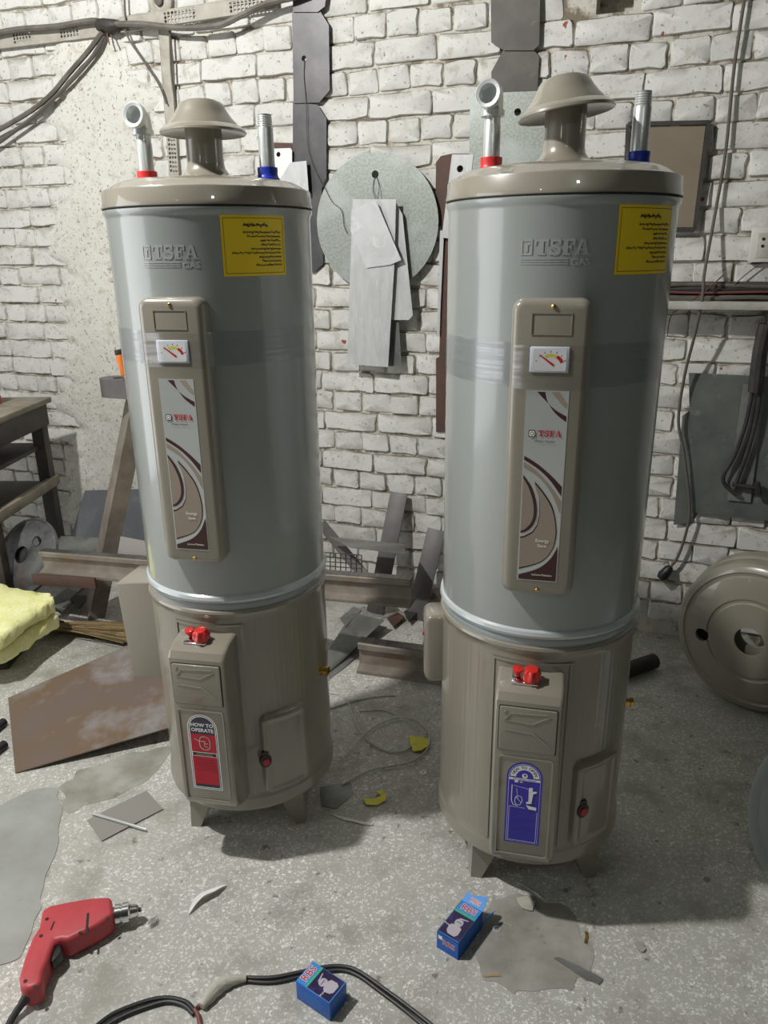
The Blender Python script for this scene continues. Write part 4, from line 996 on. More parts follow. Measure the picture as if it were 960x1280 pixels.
RAILP = [(-.045, 0), (.045, 0), (.045, .012), (.012, .026), (.009, .034), (.009, .082), (.026, .092), (.026, .112), (.020, .118), (-.020, .118), (-.026, .112), (-.026, .092), (-.009, .082), (-.009, .034), (-.012, .026), (-.045, .012)]
def rail(p, q, k, label):
    p, q = Vector(p), Vector(q); z = (p - q); L_ = z.length; z.normalize(); x = Vector((0, 0, 1)).cross(z).normalized(); y = z.cross(x)
    M = Matrix(((x.x, y.x, z.x, p.x), (x.y, y.y, z.y, p.y), (x.z, y.z, z.z, p.z), (0, 0, 0, 1)))
    o = MB().poly([(a * k, b * k) for a, b in RAILP], M_RAIL, L_, (), None).build('steel_rail', None, M, angle=40); tag(o, label, 'steel rail', 'old steel rails')
    MB().box((0, .1183 * k, -L_ / 2), (.042 * k, .002, L_), M_RAILTOP).build('rail_head', o)
    return o
R0, R1 = WP(wl(58, 712, .74)[0], wl(58, 714, .74)[1], .74), WP(wl(516, 753, .74)[0], wl(516, 755, .74)[1], .74)
rail(R0, R1, .80, 'long rusty rail lying across behind the left heater')
for t, lab in ((.33, 'dark iron trestle under the left part of the long rail'), (.66, 'dark iron trestle under the long rail behind the left heater')):
    p = R0.lerp(R1, t); tr = empty('trestle', (p.x, p.y, 0), -WA); tag(tr, lab, 'trestle', 'trestles under the long rail')
    MB().box((0, 0, p.z - .017), (.05, .16, .03), M_DARK, .003).build('beam', tr)
    for sx in (-1, 1):
        for sy in (-1, 1): MB().tube([Vector((sx * .012, sy * .05, p.z - .02)), Vector((sx * .03, sy * .085, 0))], .010, M_DARK, 6).build('leg', tr)
q0, q1 = fl(450, 843), fl(540, 856)
rail(Vector((q0.x, q0.y + .05, 0)), Vector((q0.x, q0.y + .05, 0)) + (Vector((q1.x, q1.y, 0)) - Vector((q0.x, q0.y, 0))).normalized() * .62, 1.0, 'short rail on the floor between the two heaters')
pbar = bar_between('rusty_plank', on(42, 724, .80), on(120, 729, .80), .045, .012, M_RUST, (0, 0, 1), 'rusty orange flat bar just below the left end of the long rail', 'steel bar')
# leaning flat bars
bg = 'flat steel bars leaning on the wall'
bar_between('flat_bar', on(469, 766, .20), on(499, 616, .02), .078, .008, M_FLAT, WX, 'tall flat steel bar leaning on the wall behind the long rail', 'steel bar', bg)
bar_between('flat_bar', on(518, 776, .20), on(546, 662, .05), .080, .008, M_FLAT, WX, 'shorter flat steel bar leaning near the right heater side box', 'steel bar', bg)
bar_between('flat_bar', on(462, 728, .30), on(402, 655, .05), .045, .010, M_FLAT, WX + Vector((0, 0, .4)), 'slanting steel bar leaning the other way behind the left heater', 'steel bar', bg)
sheet3('sheet_offcut', [on(412, 671, .20), on(505, 680, .20), on(507, 692, .38), on(438, 684, .38)], .003, M_SCRAP, 'greenish sheet offcut lying level across the leaning bars', 'sheet metal')
# wire basket mesh behind the rail
wbm = MB(); a, b, c_, d_ = on(400, 690, .40), on(452, 694, .40), on(452, 722, .40), on(400, 718, .40)
for i in range(9):
    t = i / 8; wbm.tube([a.lerp(b, t) - a, d_.lerp(c_, t) - a], .0022, M_DARK, 5); 
for i in range(6):
    t = i / 5; wbm.tube([a.lerp(d_, t) - a, b.lerp(c_, t) - a], .0022, M_DARK, 5)
wm_ = wbm.build('wire_mesh', None, Matrix.Translation(a)); tag(wm_, 'dark wire mesh piece behind the long rail', 'wire mesh')
# loose sheets on the floor between the heaters
sg_ = 'grey sheets piled behind the left heater'
sheet3('sheet_offcut', [fl(380, 862, .012), fl(440, 766, .062), fl(481, 775, .062), fl(424, 830, .012)], .003, M_SCRAP, 'topmost grey sheet of the pile behind the left heater', 'sheet metal', sg_, .006)
sheet3('sheet_offcut', [fl(384, 868, .003), fl(444, 774, .022), fl(484, 784, .022), fl(430, 835, .003)], .002, M_SCRAP, 'lower grey sheet of the pile behind the left heater', 'sheet metal', sg_, .0)
for i, (poly, zz, m, lab) in enumerate((([(484, 772), (497, 765), (506, 771), (492, 783)], .02, M_RUST, 'reddish broken shard beside the short bar foot'), ([(425, 772), (442, 758), (452, 762), (432, 783)], .06, M_SCRAP, 'pale jagged shard below the long rail'), ([(60, 752), (84, 735), (104, 742), (78, 764)], .04, M_SCRAP, 'grey jagged shard beside the yellow wool'), ([(88, 748), (108, 730), (116, 742), (98, 760)], .05, M_DARK, 'dark scrap under the long rail near the post foot'), ([(505, 764), (517, 757), (521, 766), (511, 776)], .03, M_DARK, 'dark curved scrap at the foot of the short bar'))):
    sheet3('metal_shard', [fl(x, y, zz) for x, y in poly], .006, m, lab, 'scrap', 'metal shards on the floor')
# sheets leaning at the left
sheet3('steel_sheet', [on(82, 694, .20), on(106, 613, .03), on(190, 611, .03), on(192, 694, .20)], .003, M_BLUEGREY, 'blue grey steel sheet leaning on the wall behind the leaning post', 'sheet metal')
sheet3('steel_sheet', [fl(52, 697, .16), fl(76, 670, .20), fl(124, 672, .20), fl(122, 695, .16)], .003, M_SCRAP, 'grey sheet lying flat right of the sooty drum head', 'sheet metal')
p1 = R0.lerp(R1, .28)
fs = MB(); fs.box((0, 0, .045), (.17, .002, .10), M_TAUPE, 0, Matrix.Rotation(R(-22), 4, 'X')); fs.box((0, .03, .003), (.17, .07, .002), M_TAUPE)
pp = on(166, 702, .70); fo = fs.build('folded_sheet', None, Matrix.Translation(pp + Vector((0, 0, -.006))) @ Matrix.Rotation(-WA - .1, 4, 'Z')); tag(fo, 'small folded grey sheet standing on the long rail by the left heater', 'sheet metal')
# leaning channel post with block and screwdriver
pb, pt = fl(116, 769), on(170, 498, .46)
pb.z = 0.0
axis = (pt - pb); L_ = axis.length; y = axis.normalized(); x = (WX - y * WX.dot(y)).normalized(); z = x.cross(y)
x, z = x * math.cos(R(38)) + z * math.sin(R(38)), z * math.cos(R(38)) - x * math.sin(R(38))
PMx = Matrix(((x.x, z.x, y.x, pb.x), (x.y, z.y, y.y, pb.y), (x.z, z.z, y.z, pb.z), (0, 0, 0, 1)))
chan = [(-.045, -.02), (-.045, .03), (-.038, .03), (-.038, -.013), (.038, -.013), (.038, .03), (.045, .03), (.045, -.02)]
chan = [(a * 1.1, -b * 1.3) for a, b in chan]
post = MB().poly(chan, M_RAIL, L_, (), PMx @ Matrix.Translation((0, 0, L_))).build('channel_post', None, Matrix()); post_o = post
tag(post, 'leaning steel channel post left of the left heater', 'steel post')
bk = on(158, 487, .50); blk = MB()
st = [(.06 * math.cos(R(a)) - .05, .055 * math.sin(R(a))) for a in range(90, 271, 15)] + [(.10, -.055), (.10, .055)]
blk.poly(st, M_FLAT, .072, [circle(-.03, 0, .022, 16)], None, 0); block = blk.build('tool_block', None, Matrix.Translation(bk + Vector((0, 0, .045))) @ Matrix.Rotation(-WA, 4, 'Z')); tag(block, 'rounded grey iron block on top of the leaning post', 'iron block')
sd0 = on(160, 484, .50); sd1 = on(147, 437, .50); sdv = empty('screwdriver', sd0 - Vector((0, 0, .03))); tag(sdv, 'orange handled screwdriver stuck in the grey iron block', 'screwdriver')
rl = lambda t: sd0.lerp(sd1, t) - sdv.location
MB().tube([rl(-.3), rl(.35)], .004, M_CHROME, 8).build('blade', sdv)
MB().tube([rl(.30), rl(.36), rl(.55), rl(.80), rl(.86)], [.010, .014, .0125, .015, .013], M_ORANGE, 10).build('handle', sdv)
MB().tube([rl(.86), rl(.90), rl(1.0)], [.013, .015, .013], M_DARK, 10).build('end_cap', sdv)
# sooty drum head
dc = on(33, 695, .66); dm = MB().lathe([(.040, .030), (.060, .032), (.105, .028), (.135, .016), (.150, .004), (.172, -.004), (.178, .004), (.182, .002), (.184, -.012), (.176, -.02), (.140, -.008), (.10, .016), (.040, .022), (.040, .030)], M_SOOT, 56)
bm_ = Matrix.Translation(dc) @ Matrix.Rotation(-WA - R(6), 4, 'Z') @ Matrix.Rotation(R(58), 4, 'X') @ Matrix.Scale(.92, 4)
drum = dm.build('drum_head', None, bm_); tag(drum, 'round sooty iron drum head with holes at the left edge', 'drum head')
MB().lathe([(.040, .029), (.040, .012), (0, .010)], M_BLACK, 20).build('centre_hole', drum)
for a, b in ((.070, .075), (-.070, -.070)): MB().lathe([(.024, .0325), (.022, .026), (0, .026)], M_BLACK, 14, Matrix.Translation((a, b, 0))).build('bolt_hole', drum)
# work bench
bz = .86; near = fl(0, 522, bz); tip = fl(64, 496, bz); dirn = (Vector((near.x, near.y, 0)) - Vector((tip.x, tip.y, 0))); dirn = dirn.normalized(); perp = Vector((-dirn.y, dirn.x, 0)); perp = perp if perp.x < 0 else -perp
bench = empty('work_bench', (tip.x, tip.y, 0)); tag(bench, 'dark dusty steel work bench at the left edge', 'work bench')
ang = math.atan2(dirn.y, dirn.x)
bench.rotation_euler = (0, 0, ang)     # local x runs along the bench towards the room, local y sideways
sgn = 1 if perp.dot(Vector((-math.sin(ang), math.cos(ang), 0))) > 0 else -1
MB().box((.32, sgn * .30, bz - .012), (.64, .60, .024), M_BENCHTOP, .003).build('bench_top', bench)
MB().box((.32, sgn * .03, bz - .075), (.60, .025, .10), M_WOODDARK, .003).build('apron', bench)
MB().box((.05, sgn * .30, bz - .075), (.025, .54, .10), M_WOODDARK, .003).build('apron', bench)
for lx in (.06, .58):
    for ly in (.05, .55): MB().box((lx, sgn * ly, (bz - .024) / 2), (.055, .055, bz - .024), M_WOODDARK, .003).build('leg', bench)
MB().box((.32, sgn * .30, .45), (.60, .56, .02), M_WOODDARK, .002).build('shelf', bench)
MB().box((.32, sgn * .025, .47), (.60, .03, .045), M_BENCHTOP, .003).build('rail', bench)
MB().box((.32, sgn * .30, .64), (.58, .50, .018), M_WOODDARK, .002).build('shelf', bench)
gp = bench.matrix_basis @ Vector((.20, sgn * .21, bz)); gr = empty('bench_grinder', gp, ang); tag(gr, 'red and black grinder machine standing on the work bench', 'grinder')
MB().box((.02, 0, .020), (.14, .12, .04), M_DRILL, .008).build('base', gr)
MB().lathe([(0, -.10), (.055, -.095), (.062, -.07), (.062, .07), (.055, .095), (0, .10)], M_RUST, 24, Matrix.Translation((.02, sgn * .03, .11)) @ Matrix.Rotation(R(90), 4, 'X')).build('motor', gr)
MB().lathe([(0, -.015), (.095, -.015), (.095, .015), (0, .015)], M_DARK, 28, Matrix.Translation((.02, sgn * .15, .115)) @ Matrix.Rotation(R(90), 4, 'X')).build('wheel', gr)
# mineral wool
def wool(px, z0, h, label, seed):
    P = [fl(x, y, z0 + h) for x, y in px]; c = sum(P, Vector()) / len(P)
    bm = bmesh.new(); _fill(bm, jag([(p.x - c.x, p.y - c.y) for p in P], .004, seed, 5), ())
    r = bmesh.ops.extrude_face_region(bm, geom=bm.faces[:]); bmesh.ops.translate(bm, vec=(0, 0, -h), verts=[g for g in r['geom'] if isinstance(g, bmesh.types.BMVert)])
    bmesh.ops.recalc_face_normals(bm, faces=bm.faces[:])
    bmesh.ops.subdivide_edges(bm, edges=bm.edges[:], cuts=2, use_grid_fill=True); bmesh.ops.triangulate(bm, faces=bm.faces[:])
    bmesh.ops.smooth_vert(bm, verts=bm.verts[:], factor=.5, use_axis_x=True, use_axis_y=True, use_axis_z=True)
    for v in bm.verts:
        n = noise.noise_vector(v.co * 11 + Vector((seed, 0, 0))) * .006 + noise.noise_vector(v.co * 60) * .003; v.co += n
    v, f = dump(bm); o = MB().add(v, f, M_WOOL).build('insulation_batt', None, Matrix.Translation((c.x, c.y, z0 + h)), angle=180); tag(o, label, 'insulation', 'yellow insulation batts'); return o
wool([(-90, 800), (-90, 735), (0, 728), (62, 741), (66, 749), (38, 768), (0, 795)], .165, .055, 'upper yellow mineral wool batt at the left edge', 2)
wool([(-80, 830), (-90, 780), (0, 760), (66, 762), (72, 768), (40, 790), (0, 815)], .095, .055, 'lower yellow mineral wool batt at the left edge', 5)
pk = MB(); c = fl(-20, 800, .09); pk.box((-.06, .08, .043), (.34, .30, .086), M_WOODDARK, .004); o = pk.build('wooden_crate', None, Matrix.Translation((c.x, c.y, 0))); tag(o, 'dark crate under the yellow wool batts', 'crate')
# straw broom
br = empty('straw_broom', fl(110, 788)); tag(br, 'straw broom lying on the floor beside the yellow wool', 'broom'); r = random.Random(9)
def straws(n, m, seed):
    r = random.Random(seed); mb = MB()
    for i in range(n):
        a = fl(r.uniform(52, 76), r.uniform(777, 786), r.uniform(.015, .05)); ey = r.uniform(777, 804); b = fl(158 + r.uniform(-5, 30), ey, r.uniform(.004, .045)); mid = a.lerp(b, .5) + Vector((r.uniform(-.006, .006), r.uniform(-.006, .006), r.uniform(-.002, .008)))
        mb.tube([q - br.location for q in (a, mid, b)], .0017, m, 4)
    return mb
o = straws(110, M_STRAW, 1).build('straws', br); o['kind'] = 'stuff'
o = straws(60, M_STRAW2, 2).build('straws', br); o['kind'] = 'stuff'
a, b = fl(70, 780, .035) - br.location, fl(76, 782, .035) - br.location; MB().tube([a, b], .022, M_BROWNCORD, 10).build('binding', br)
# rusty plate lying propped up
A_, B_, C_, D_ = fl(10, 872, .03), fl(19, 966, .004), fl(212, 909, .055), fl(156, 808, .11)
C2, D2 = B_ + (C_ - B_) * 1.22, A_ + (D_ - A_) * 1.22
sheet3('rusty_plate', [A_, B_, C2, D2], .004, M_RUSTPLATE, 'large rusty brown steel plate lying tilted on the floor at the left', 'steel plate')
sup = MB().box((0, 0, .035), (.10, .07, .07), M_RAIL, .004).build('steel_offcut', None, Matrix.Translation((D2.x - .05, D2.y - .10, 0)) @ Matrix.Rotation(.4, 4, 'Z')); tag(sup, 'steel block propping up the rusty plate behind the left heater', 'steel block')
o = sheet3('taupe_offcut', [fl(109, 1025, .004), fl(183, 988, .004), fl(204, 1011, .004), fl(127, 1051, .004)], .002, M_TAUPE, 'small taupe sheet offcut on the floor under a thin rod', 'sheet metal', None, .001)
a, b = fl(114, 1016, .010), fl(183, 1037, .009); ro = MB().tube([Vector((0, 0, 0)), (b - a) * .05, (b - a) * .93, (b - a)], [.002, .004, .004, .003], M_ZINC, 8).build('metal_rod', None, Matrix.Translation(a)); tag(ro, 'thin grey rod lying on the taupe offcut', 'rod')
for i, (pa, pb_) in enumerate((((-46, 945), (5, 902)), ((-46, 972), (6, 930)))):
    a, b = fl(*pa, .014), fl(*pb_, .014); o = MB().tube([Vector((0, 0, 0)), b - a, b - a + (b - a) * .001, (b - a) * .98], [.014, .014, .010, .010], M_BLACK, 12).build('black_pipe', None, Matrix.Translation(a)); tag(o, ('rear' if i == 0 else 'front') + ' black pipe end beside the rusty plate at the left edge', 'pipe', 'black pipes')

# ------------------------------------------------------------------ right side: spare lids, pipe
def spare_lid(M, label, m_out, m_in):
    o = MB().lathe([(r_ * 1.13, z) for r_, z in [(.2300, 0), (.2305, .006), (.2285, .012), (.2265, .042), (.2225, .049), (.214, .056), (.202, .061), (.198, .0575), (.192, .0575), (.187, .064), (.160, .072), (.126, .0765), (.122, .0725), (.116, .0725), (.111, .0775), (.075, .080), (.042, .0805)]] +
                   [(.0468, .0765), (.122, .069), (.205, .054), (.243, .040), (.252, .010), (.2594, 0.0005)], m_out, 96)
    bm = o.mesh('lid'); b_ = bmesh.new(); b_.from_mesh(bm); bmesh.ops.remove_doubles(b_, verts=b_.verts[:], dist=.0011); bmesh.ops.recalc_face_normals(b_, faces=b_.faces[:]); b_.to_mesh(bm); b_.free(); ob = bpy.data.objects.new('lid_tmp', bm); col.objects.link(ob)
    cuts = []
    for sx in (-1, 1):
        cu = MB().poly(circle(sx * .158, 0, .0225, 24), m_in, .2, (), Matrix.Translation((0, 0, .2))).build('cut'); cuts.append(cu)
        md = ob.modifiers.new('b', 'BOOLEAN'); md.operation = 'DIFFERENCE'; md.object = cu; md.solver = 'EXACT'
    dg = bpy.context.evaluated_depsgraph_get(); me = bpy.data.meshes.new_from_object(ob.evaluated_get(dg)); me.name = 'heater_lid'
    bpy.data.objects.remove(ob); [bpy.data.objects.remove(c) for c in cuts]
    me.polygons.foreach_set('use_smooth', [True] * len(me.polygons)); me.set_sharp_from_angle(angle=R(30))
    o = link('heater_lid', me, None, M); tag(o, label, 'heater lid', 'spare heater lids'); return o
lb_ = fl(940, 899)
LT = R(88)
LM = Matrix.Translation(fl(948, 793, .2605)) @ Matrix.Rotation(R(-46), 4, 'Z') @ Matrix.Rotation(LT, 4, 'X') @ Matrix.Rotation(R(12), 4, 'Z')
spare_lid(LM, 'foremost glossy beige heater lid with holes leaning at the right wall', M_BEIGE, M_DARK)
spare_lid(LM @ Matrix.Translation((0.0, .012, -.052)) @ Matrix.Rotation(R(50), 4, 'Z'), 'beige heater lid standing right behind the foremost one at the right', M_BEIGE, M_DARK)
bs = fl(962, 1075)
BMx = Matrix.Translation(bs + Vector((.165, -.075, .165))) @ Matrix.Rotation(R(-50), 4, 'Z') @ Matrix.Rotation(R(-128), 4, 'X')
spare_lid(BMx, 'upturned heater lid cut off by the right edge of the photo', M_BEAD, M_DARK)
a, b = fl(770, 842, .03), fl(818, 826, .03); o = MB().tube([Vector((0, 0, 0)), (b - a), (b - a), (b - a) * .9], [.028, .028, .022, .022], M_DARK, 14).build('iron_pipe', None, Matrix.Translation(a)); tag(o, 'short dark iron pipe on the floor behind the right heater', 'pipe')

# ------------------------------------------------------------------ foreground
# red drill on its side
out = [(165, 205), (200, 188), (270, 174), (350, 160), (412, 157), (424, 160), (430, 225), (405, 240), (375, 262), (330, 285), (260, 320), (232, 318), (214, 320), (203, 350), (190, 388), (168, 440), (166, 470), (158, 492), (105, 510), (84, 497), (79, 462), (98, 392), (128, 312), (154, 272), (160, 236)]
dz = .030
dp = [fl(x / 3, 1080 + y / 3, dz) for x, y in out]; dc_ = fl(230 / 3, 1080 + 270 / 3, dz)
drill = empty('electric_drill', (dc_.x, dc_.y, 0)); tag(drill, 'red corded electric drill lying on its side on the floor', 'drill')
q2 = [(p.x - dc_.x, p.y - dc_.y) for p in dp]
MB().poly(q2, M_DRILL, .056, (), Matrix.Translation((0, 0, .060)), bevel=.009).build('housing', drill, angle=50)
def dl(x, y, z=.03): p = fl(x / 3, 1080 + y / 3, z); return Vector((p.x - dc_.x, p.y - dc_.y, z))
tr_ = [dl(x, y)[:2] for x, y in ((208, 322), (232, 318), (236, 345), (222, 365), (198, 388), (194, 372))]
MB().poly(tr_, M_BLACK, .026, (), Matrix.Translation((0, 0, .045)), bevel=.003).build('trigger', drill)
ax0, ax1 = dl(425, 192, .033), dl(520, 172, .033); t_ = (ax1 - ax0)
MB().tube([ax0 + t_ * k for k in (-.05, .08, .10, .30, .32, .36, .38, .62, .66, .70, .93, 1.0)], [.016, .018, .0225, .0225, .020, .020, .0225, .0225, .018, .016, .0135, .010], M_CHROME, 20).build('chuck', drill)
MB().tube([ax0 + t_ * .98, ax0 + t_ * 1.10], .005, M_DARK, 8).build('chuck_jaw', drill)
for (xa, ya, xb, yb) in ((330, 184, 324, 262), (203, 216, 190, 248)):
    a, b = dl(xa, ya, .0604), dl(xb, yb, .0604); bar_between('vent_slot', a, b, .003 if xa < 300 else .005, .0012, M_BLACK, (1, 0, 0), parent=drill, bevel=0)
for x, y in ((176, 207), (404, 204), (154, 270), (95, 440), (130, 462), (300, 258)): MB().lathe([(.004, 0), (.004, .0012), (0, .0014)], M_BLACK, 10, Matrix.Translation(dl(x, y, .0598))).build('screw', drill)
cb_ = smooth([dl(108, 490, .03), dl(85, 520, .024), dl(45, 580, .012), dl(20, 640, .009), dl(10, 720, .009)], 4); MB().tube(cb_, [.012, .012, .011, .010, .009] + [.0075] * (len(cb_) - 5), M_CORD, 10).build('cord', drill)
# metal shaving at the chuck
def fpath(pts, z): return [fl(x, y, z) for x, y in pts]
shv = []
for k in range(60): a = k * .55; shv.append(fl(192 + (k - 30) * .16, 1151 - (k - 30) * .08, .010) + Vector((0, .008 * math.cos(a), .008 * math.sin(a))))
o = MB().tube([p - shv[0] for p in shv], .0009, M_CHROME, 4).build('metal_shaving', None, Matrix.Translation(shv[0])); tag(o, 'small curled metal shaving in front of the drill chuck', 'metal shaving')
# pale curled scrap
def blade(name, mid, wds, z, m, label, cat, lift=.012):
    P = smooth([fl(x, y, z) for x, y in mid], 4); n = len(P); c = P[0]; V = []; F_ = []
    for i, p in enumerate(P):
        t = (P[min(i + 1, n - 1)] - P[max(i - 1, 0)]).normalized(); nn = Vector((-t.y, t.x, 0)); u = i / (n - 1)
        k = u * (len(wds) - 1); j = min(int(k), len(wds) - 2); w_ = wds[j] + (wds[j + 1] - wds[j]) * (k - j)
        for e, dz_ in ((-1, lift), (0, 0), (1, lift * .3)): V.append(p - c + nn * (w_ * e) + Vector((0, 0, dz_ * math.sin(PI * u))))
    for i in range(n - 1):
        for e in (0, 1): F_.append((i * 3 + e, (i + 1) * 3 + e, (i + 1) * 3 + e + 1, i * 3 + e + 1))
    K = len(V); V2 = V + [v + Vector((0, 0, -.0012)) for v in V]; F2 = F_ + [tuple(k + K for k in reversed(f)) for f in F_]
    for i in range(n - 1):
        F2 += [(i * 3, i * 3 + K, (i + 1) * 3 + K, (i + 1) * 3), ((i + 1) * 3 + 2, (i + 1) * 3 + 2 + K, i * 3 + 2 + K, i * 3 + 2)]
    bm = bmesh.new(); vv = [bm.verts.new(p) for p in V2]
    for f in F2: bm.faces.new([vv[k] for k in f])
    bmesh.ops.recalc_face_normals(bm, faces=bm.faces[:]); v, f = dump(bm)
    o = MB().add(v, f, m).build(name, None, Matrix.Translation(c), angle=50); tag(o, label, cat); return o
blade('curled_peel', [(236, 1142), (248, 1126), (266, 1116), (283, 1106)], [.001, .011, .011, .001], .004, M_WHITE, 'pale curled peel lying on the floor right of the drill', 'scrap', .016)
# black flex with taped splice
fx = empty('mains_flex', fl(300, 1225)); tag(fx, 'black twin flex with a white taped splice across the front floor', 'cord'); bo = fx.location
def ft(pts, r_, m, nm, seg=8): return MB().tube([p - bo for p in smooth(pts, 5)], r_, m, seg).build(nm, fx)
ft(fpath([(112, 1290), (140, 1268), (180, 1252), (208, 1247), (232, 1252), (244, 1264)], .006), .0044, M_CORD, 'flex')
ft(fpath([(108, 1298), (150, 1272), (185, 1258), (210, 1252), (230, 1257), (242, 1268)], .006), .0042, M_CORD, 'flex')
ft(fpath([(243, 1262), (248, 1270), (250, 1280), (256, 1292)], .006), .005, M_COPPERW, 'bare_core'); ft(fpath([(246, 1260), (252, 1254), (258, 1252)], .006), .004, M_COPPERW, 'bare_core')
P = smooth(fpath([(252, 1258), (262, 1246), (276, 1232), (292, 1225), (308, 1223)], .011), 4); n = len(P)
MB().tube([p - bo for p in P], [.006 + .008 * math.sin(PI * min(1, (i + 1) / n * 1.05)) * (1 + .15 * math.sin(i * 2.1)) for i in range(n)], M_PAPERW, 10).build('tape_wrap', fx)
ft(fpath([(306, 1222), (340, 1222), (372, 1216), (405, 1209), (428, 1208), (448, 1214), (480, 1236), (515, 1262), (560, 1298)], .006), .0044, M_CORD, 'flex')
ft(fpath([(306, 1226), (340, 1228), (375, 1221), (408, 1214), (430, 1213), (450, 1221), (476, 1240), (510, 1266), (552, 1302)], .005), .0038, M_CORD, 'flex')
# cartons
def carton(name, a, b, hgt, depth, label, open_end):
    """a->b is the near bottom edge on the floor; depth away from it"""
    x = (b - a); L_ = x.length; x.normalize(); y = Vector((-x.y, x.x, 0)); M = Matrix(((x.x, y.x, 0, a.x), (x.y, y.y, 0, a.y), (0, 0, 1, 0), (0, 0, 0, 1)))
    root = empty(name, (0, 0, 0)); root.matrix_world = M; tag(root, label, 'carton', 'small blue cartons'); return root, L_
def carton_face(mb, W, H, z, along_x):
    """printed top face; local u across (0..W), v down the length (0..H); writing at v=0 end"""
    lay = [0]
    def T(u, v): return (u, H - v)
    def put(pts, m): lay[0] += 1; mb.flat([T(u * W, v * H) for u, v in pts], m, Matrix.Translation((0, 0, z + lay[0] * .00015)))
    def ink(body, sz, m, u, v, off=0):
        lay[0] += 1; vv, f = text_geo(body, sz, offset=off); mb.add(vv, f, m, Matrix.Translation((u * W, H - v * H, z + lay[0] * .00015)))
    put(rect(0.02, 0.01, .98, .99), M_BOXLIGHT); put(rect(.03, .33, .97, .97), M_PURPLE); put(rect(.03, .265, .97, .33), M_GREENP)
    ink('RBS', W * .42, M_WHITE, .5, .14, .0012); ink('RBS', W * .42, M_REDP, .5, .14, .0002)
    put([(.34, .52), (.40, .47), (.62, .47), (.68, .52), (.68, .60), (.62, .64), (.40, .64), (.34, .60)], M_LAV)
    put([(.30, .66), (.42, .64), (.66, .64), (.76, .68), (.78, .84), (.70, .92), (.40, .92), (.28, .86), (.24, .74)], M_LAV)
    put([(.42, .44), (.78, .40), (.80, .42), (.46, .48)], M_LAV); put(rect(.40, .545, .62, .56), M_PURPLE)
    ink('Water', W * .12, M_WHITE, .16, .72)
# lower carton
hb_ = .050
a, b = fl(371, 1248), fl(413, 1277); back = fl(434, 1254)
dp_ = (Vector((back.x, back.y, 0)) - Vector((b.x, b.y, 0))).length
k1, L1 = carton('blue_carton', Vector((a.x, a.y, 0)), Vector((b.x, b.y, 0)), hb_, .055, 'blue carton printed RBS lying over the black flex in front', False)
DW = .056
MB().box((L1 / 2, DW / 2, hb_ / 2), (L1, DW, hb_), M_BOXBLUE, .0012).build('carton_body', k1)
fc = MB(); carton_face(fc, DW, L1, 0, True)
fc.build('printed_face', k1, Matrix(((0, -1, 0, L1), (1, 0, 0, 0), (0, 0, 1, hb_), (0, 0, 0, 1))))
sd = MB()
for i, (wd, zz) in enumerate(((.045, .034), (.055, .027), (.05, .020), (.035, .013))): v, f = ribbon([(L1 / 2 - wd / 2, zz), (L1 / 2 + wd / 2, zz)], .0016); sd.add(v, f, M_BOXLIGHT, FM(0, -.0003, 0))
sd.build('side_print', k1)
# upper carton, open at the far end
a, b = fl(546, 1184), fl(572, 1200); a, b = Vector((a.x, a.y, 0)), Vector((b.x, b.y, 0))
k2, W2 = carton('blue_carton', a, b, .05, .1, 'open blue carton printed RBS with raised flap beside the cement patch', True)
L2 = .105; W2 = .056; h2 = .048; th = .0012; cbx = MB()
for c, sz in (((W2 / 2, L2 / 2, th / 2), (W2, L2, th)), ((W2 / 2, L2 / 2, h2 - th / 2), (W2, L2, th)), ((th / 2, L2 / 2, h2 / 2), (th, L2, h2)), ((W2 - th / 2, L2 / 2, h2 / 2), (th, L2, h2)), ((W2 / 2, th / 2, h2 / 2), (W2, th, h2))): cbx.box(c, sz, M_BOXBLUE)
cbx.build('carton_body', k2)
fc = MB(); carton_face(fc, W2, L2, 0, True); fc.build('printed_face', k2, Matrix.Translation((0, 0, h2)))
nf = MB(); v, f = text_geo('RBS', .02, offset=.0008); nf.add(v, f, M_WHITE, FM(W2 * .55, -.0003, h2 * .55)); v, f = text_geo('RBS', .02); nf.add(v, f, M_REDP, FM(W2 * .55, -.0006, h2 * .55)); nf.add(*polyfill(rect(.004, .030, .014, .040)), M_WHITE, FM(0, -.0003, 0)); nf.build('end_print', k2)
FT = Matrix.Translation((0, L2, h2)) @ Matrix.Rotation(R(22), 4, 'X')
fp = MB(); fp.poly([(0, 0), (W2, 0), (W2 - .003, .030), (W2 - .008, .034), (.012, .020), (.003, .026)], M_BOXLIGHT, .001, (), FT); v, f = text_geo('RBS', .016, offset=.0008); fp.add(v, f, M_WHITE, FT @ Matrix.Translation((W2 * .55, .011, .0003))); v, f = text_geo('RBS', .016); fp.add(v, f, M_REDP, FT @ Matrix.Translation((W2 * .55, .011, .0006))); fp.build('flap', k2)
MB().poly([(0, 0), (h2 * .8, 0), (h2 * .7, .026), (.006, .022)], M_BOXLIGHT, .001, (), Matrix.Translation((W2, L2, .006)) @ Matrix(((.35, .2, .9, 0), (0.1, .95, -.2, 0), (.93, 0, -.3, 0), (0, 0, 0, 1)))).build('flap', k2)
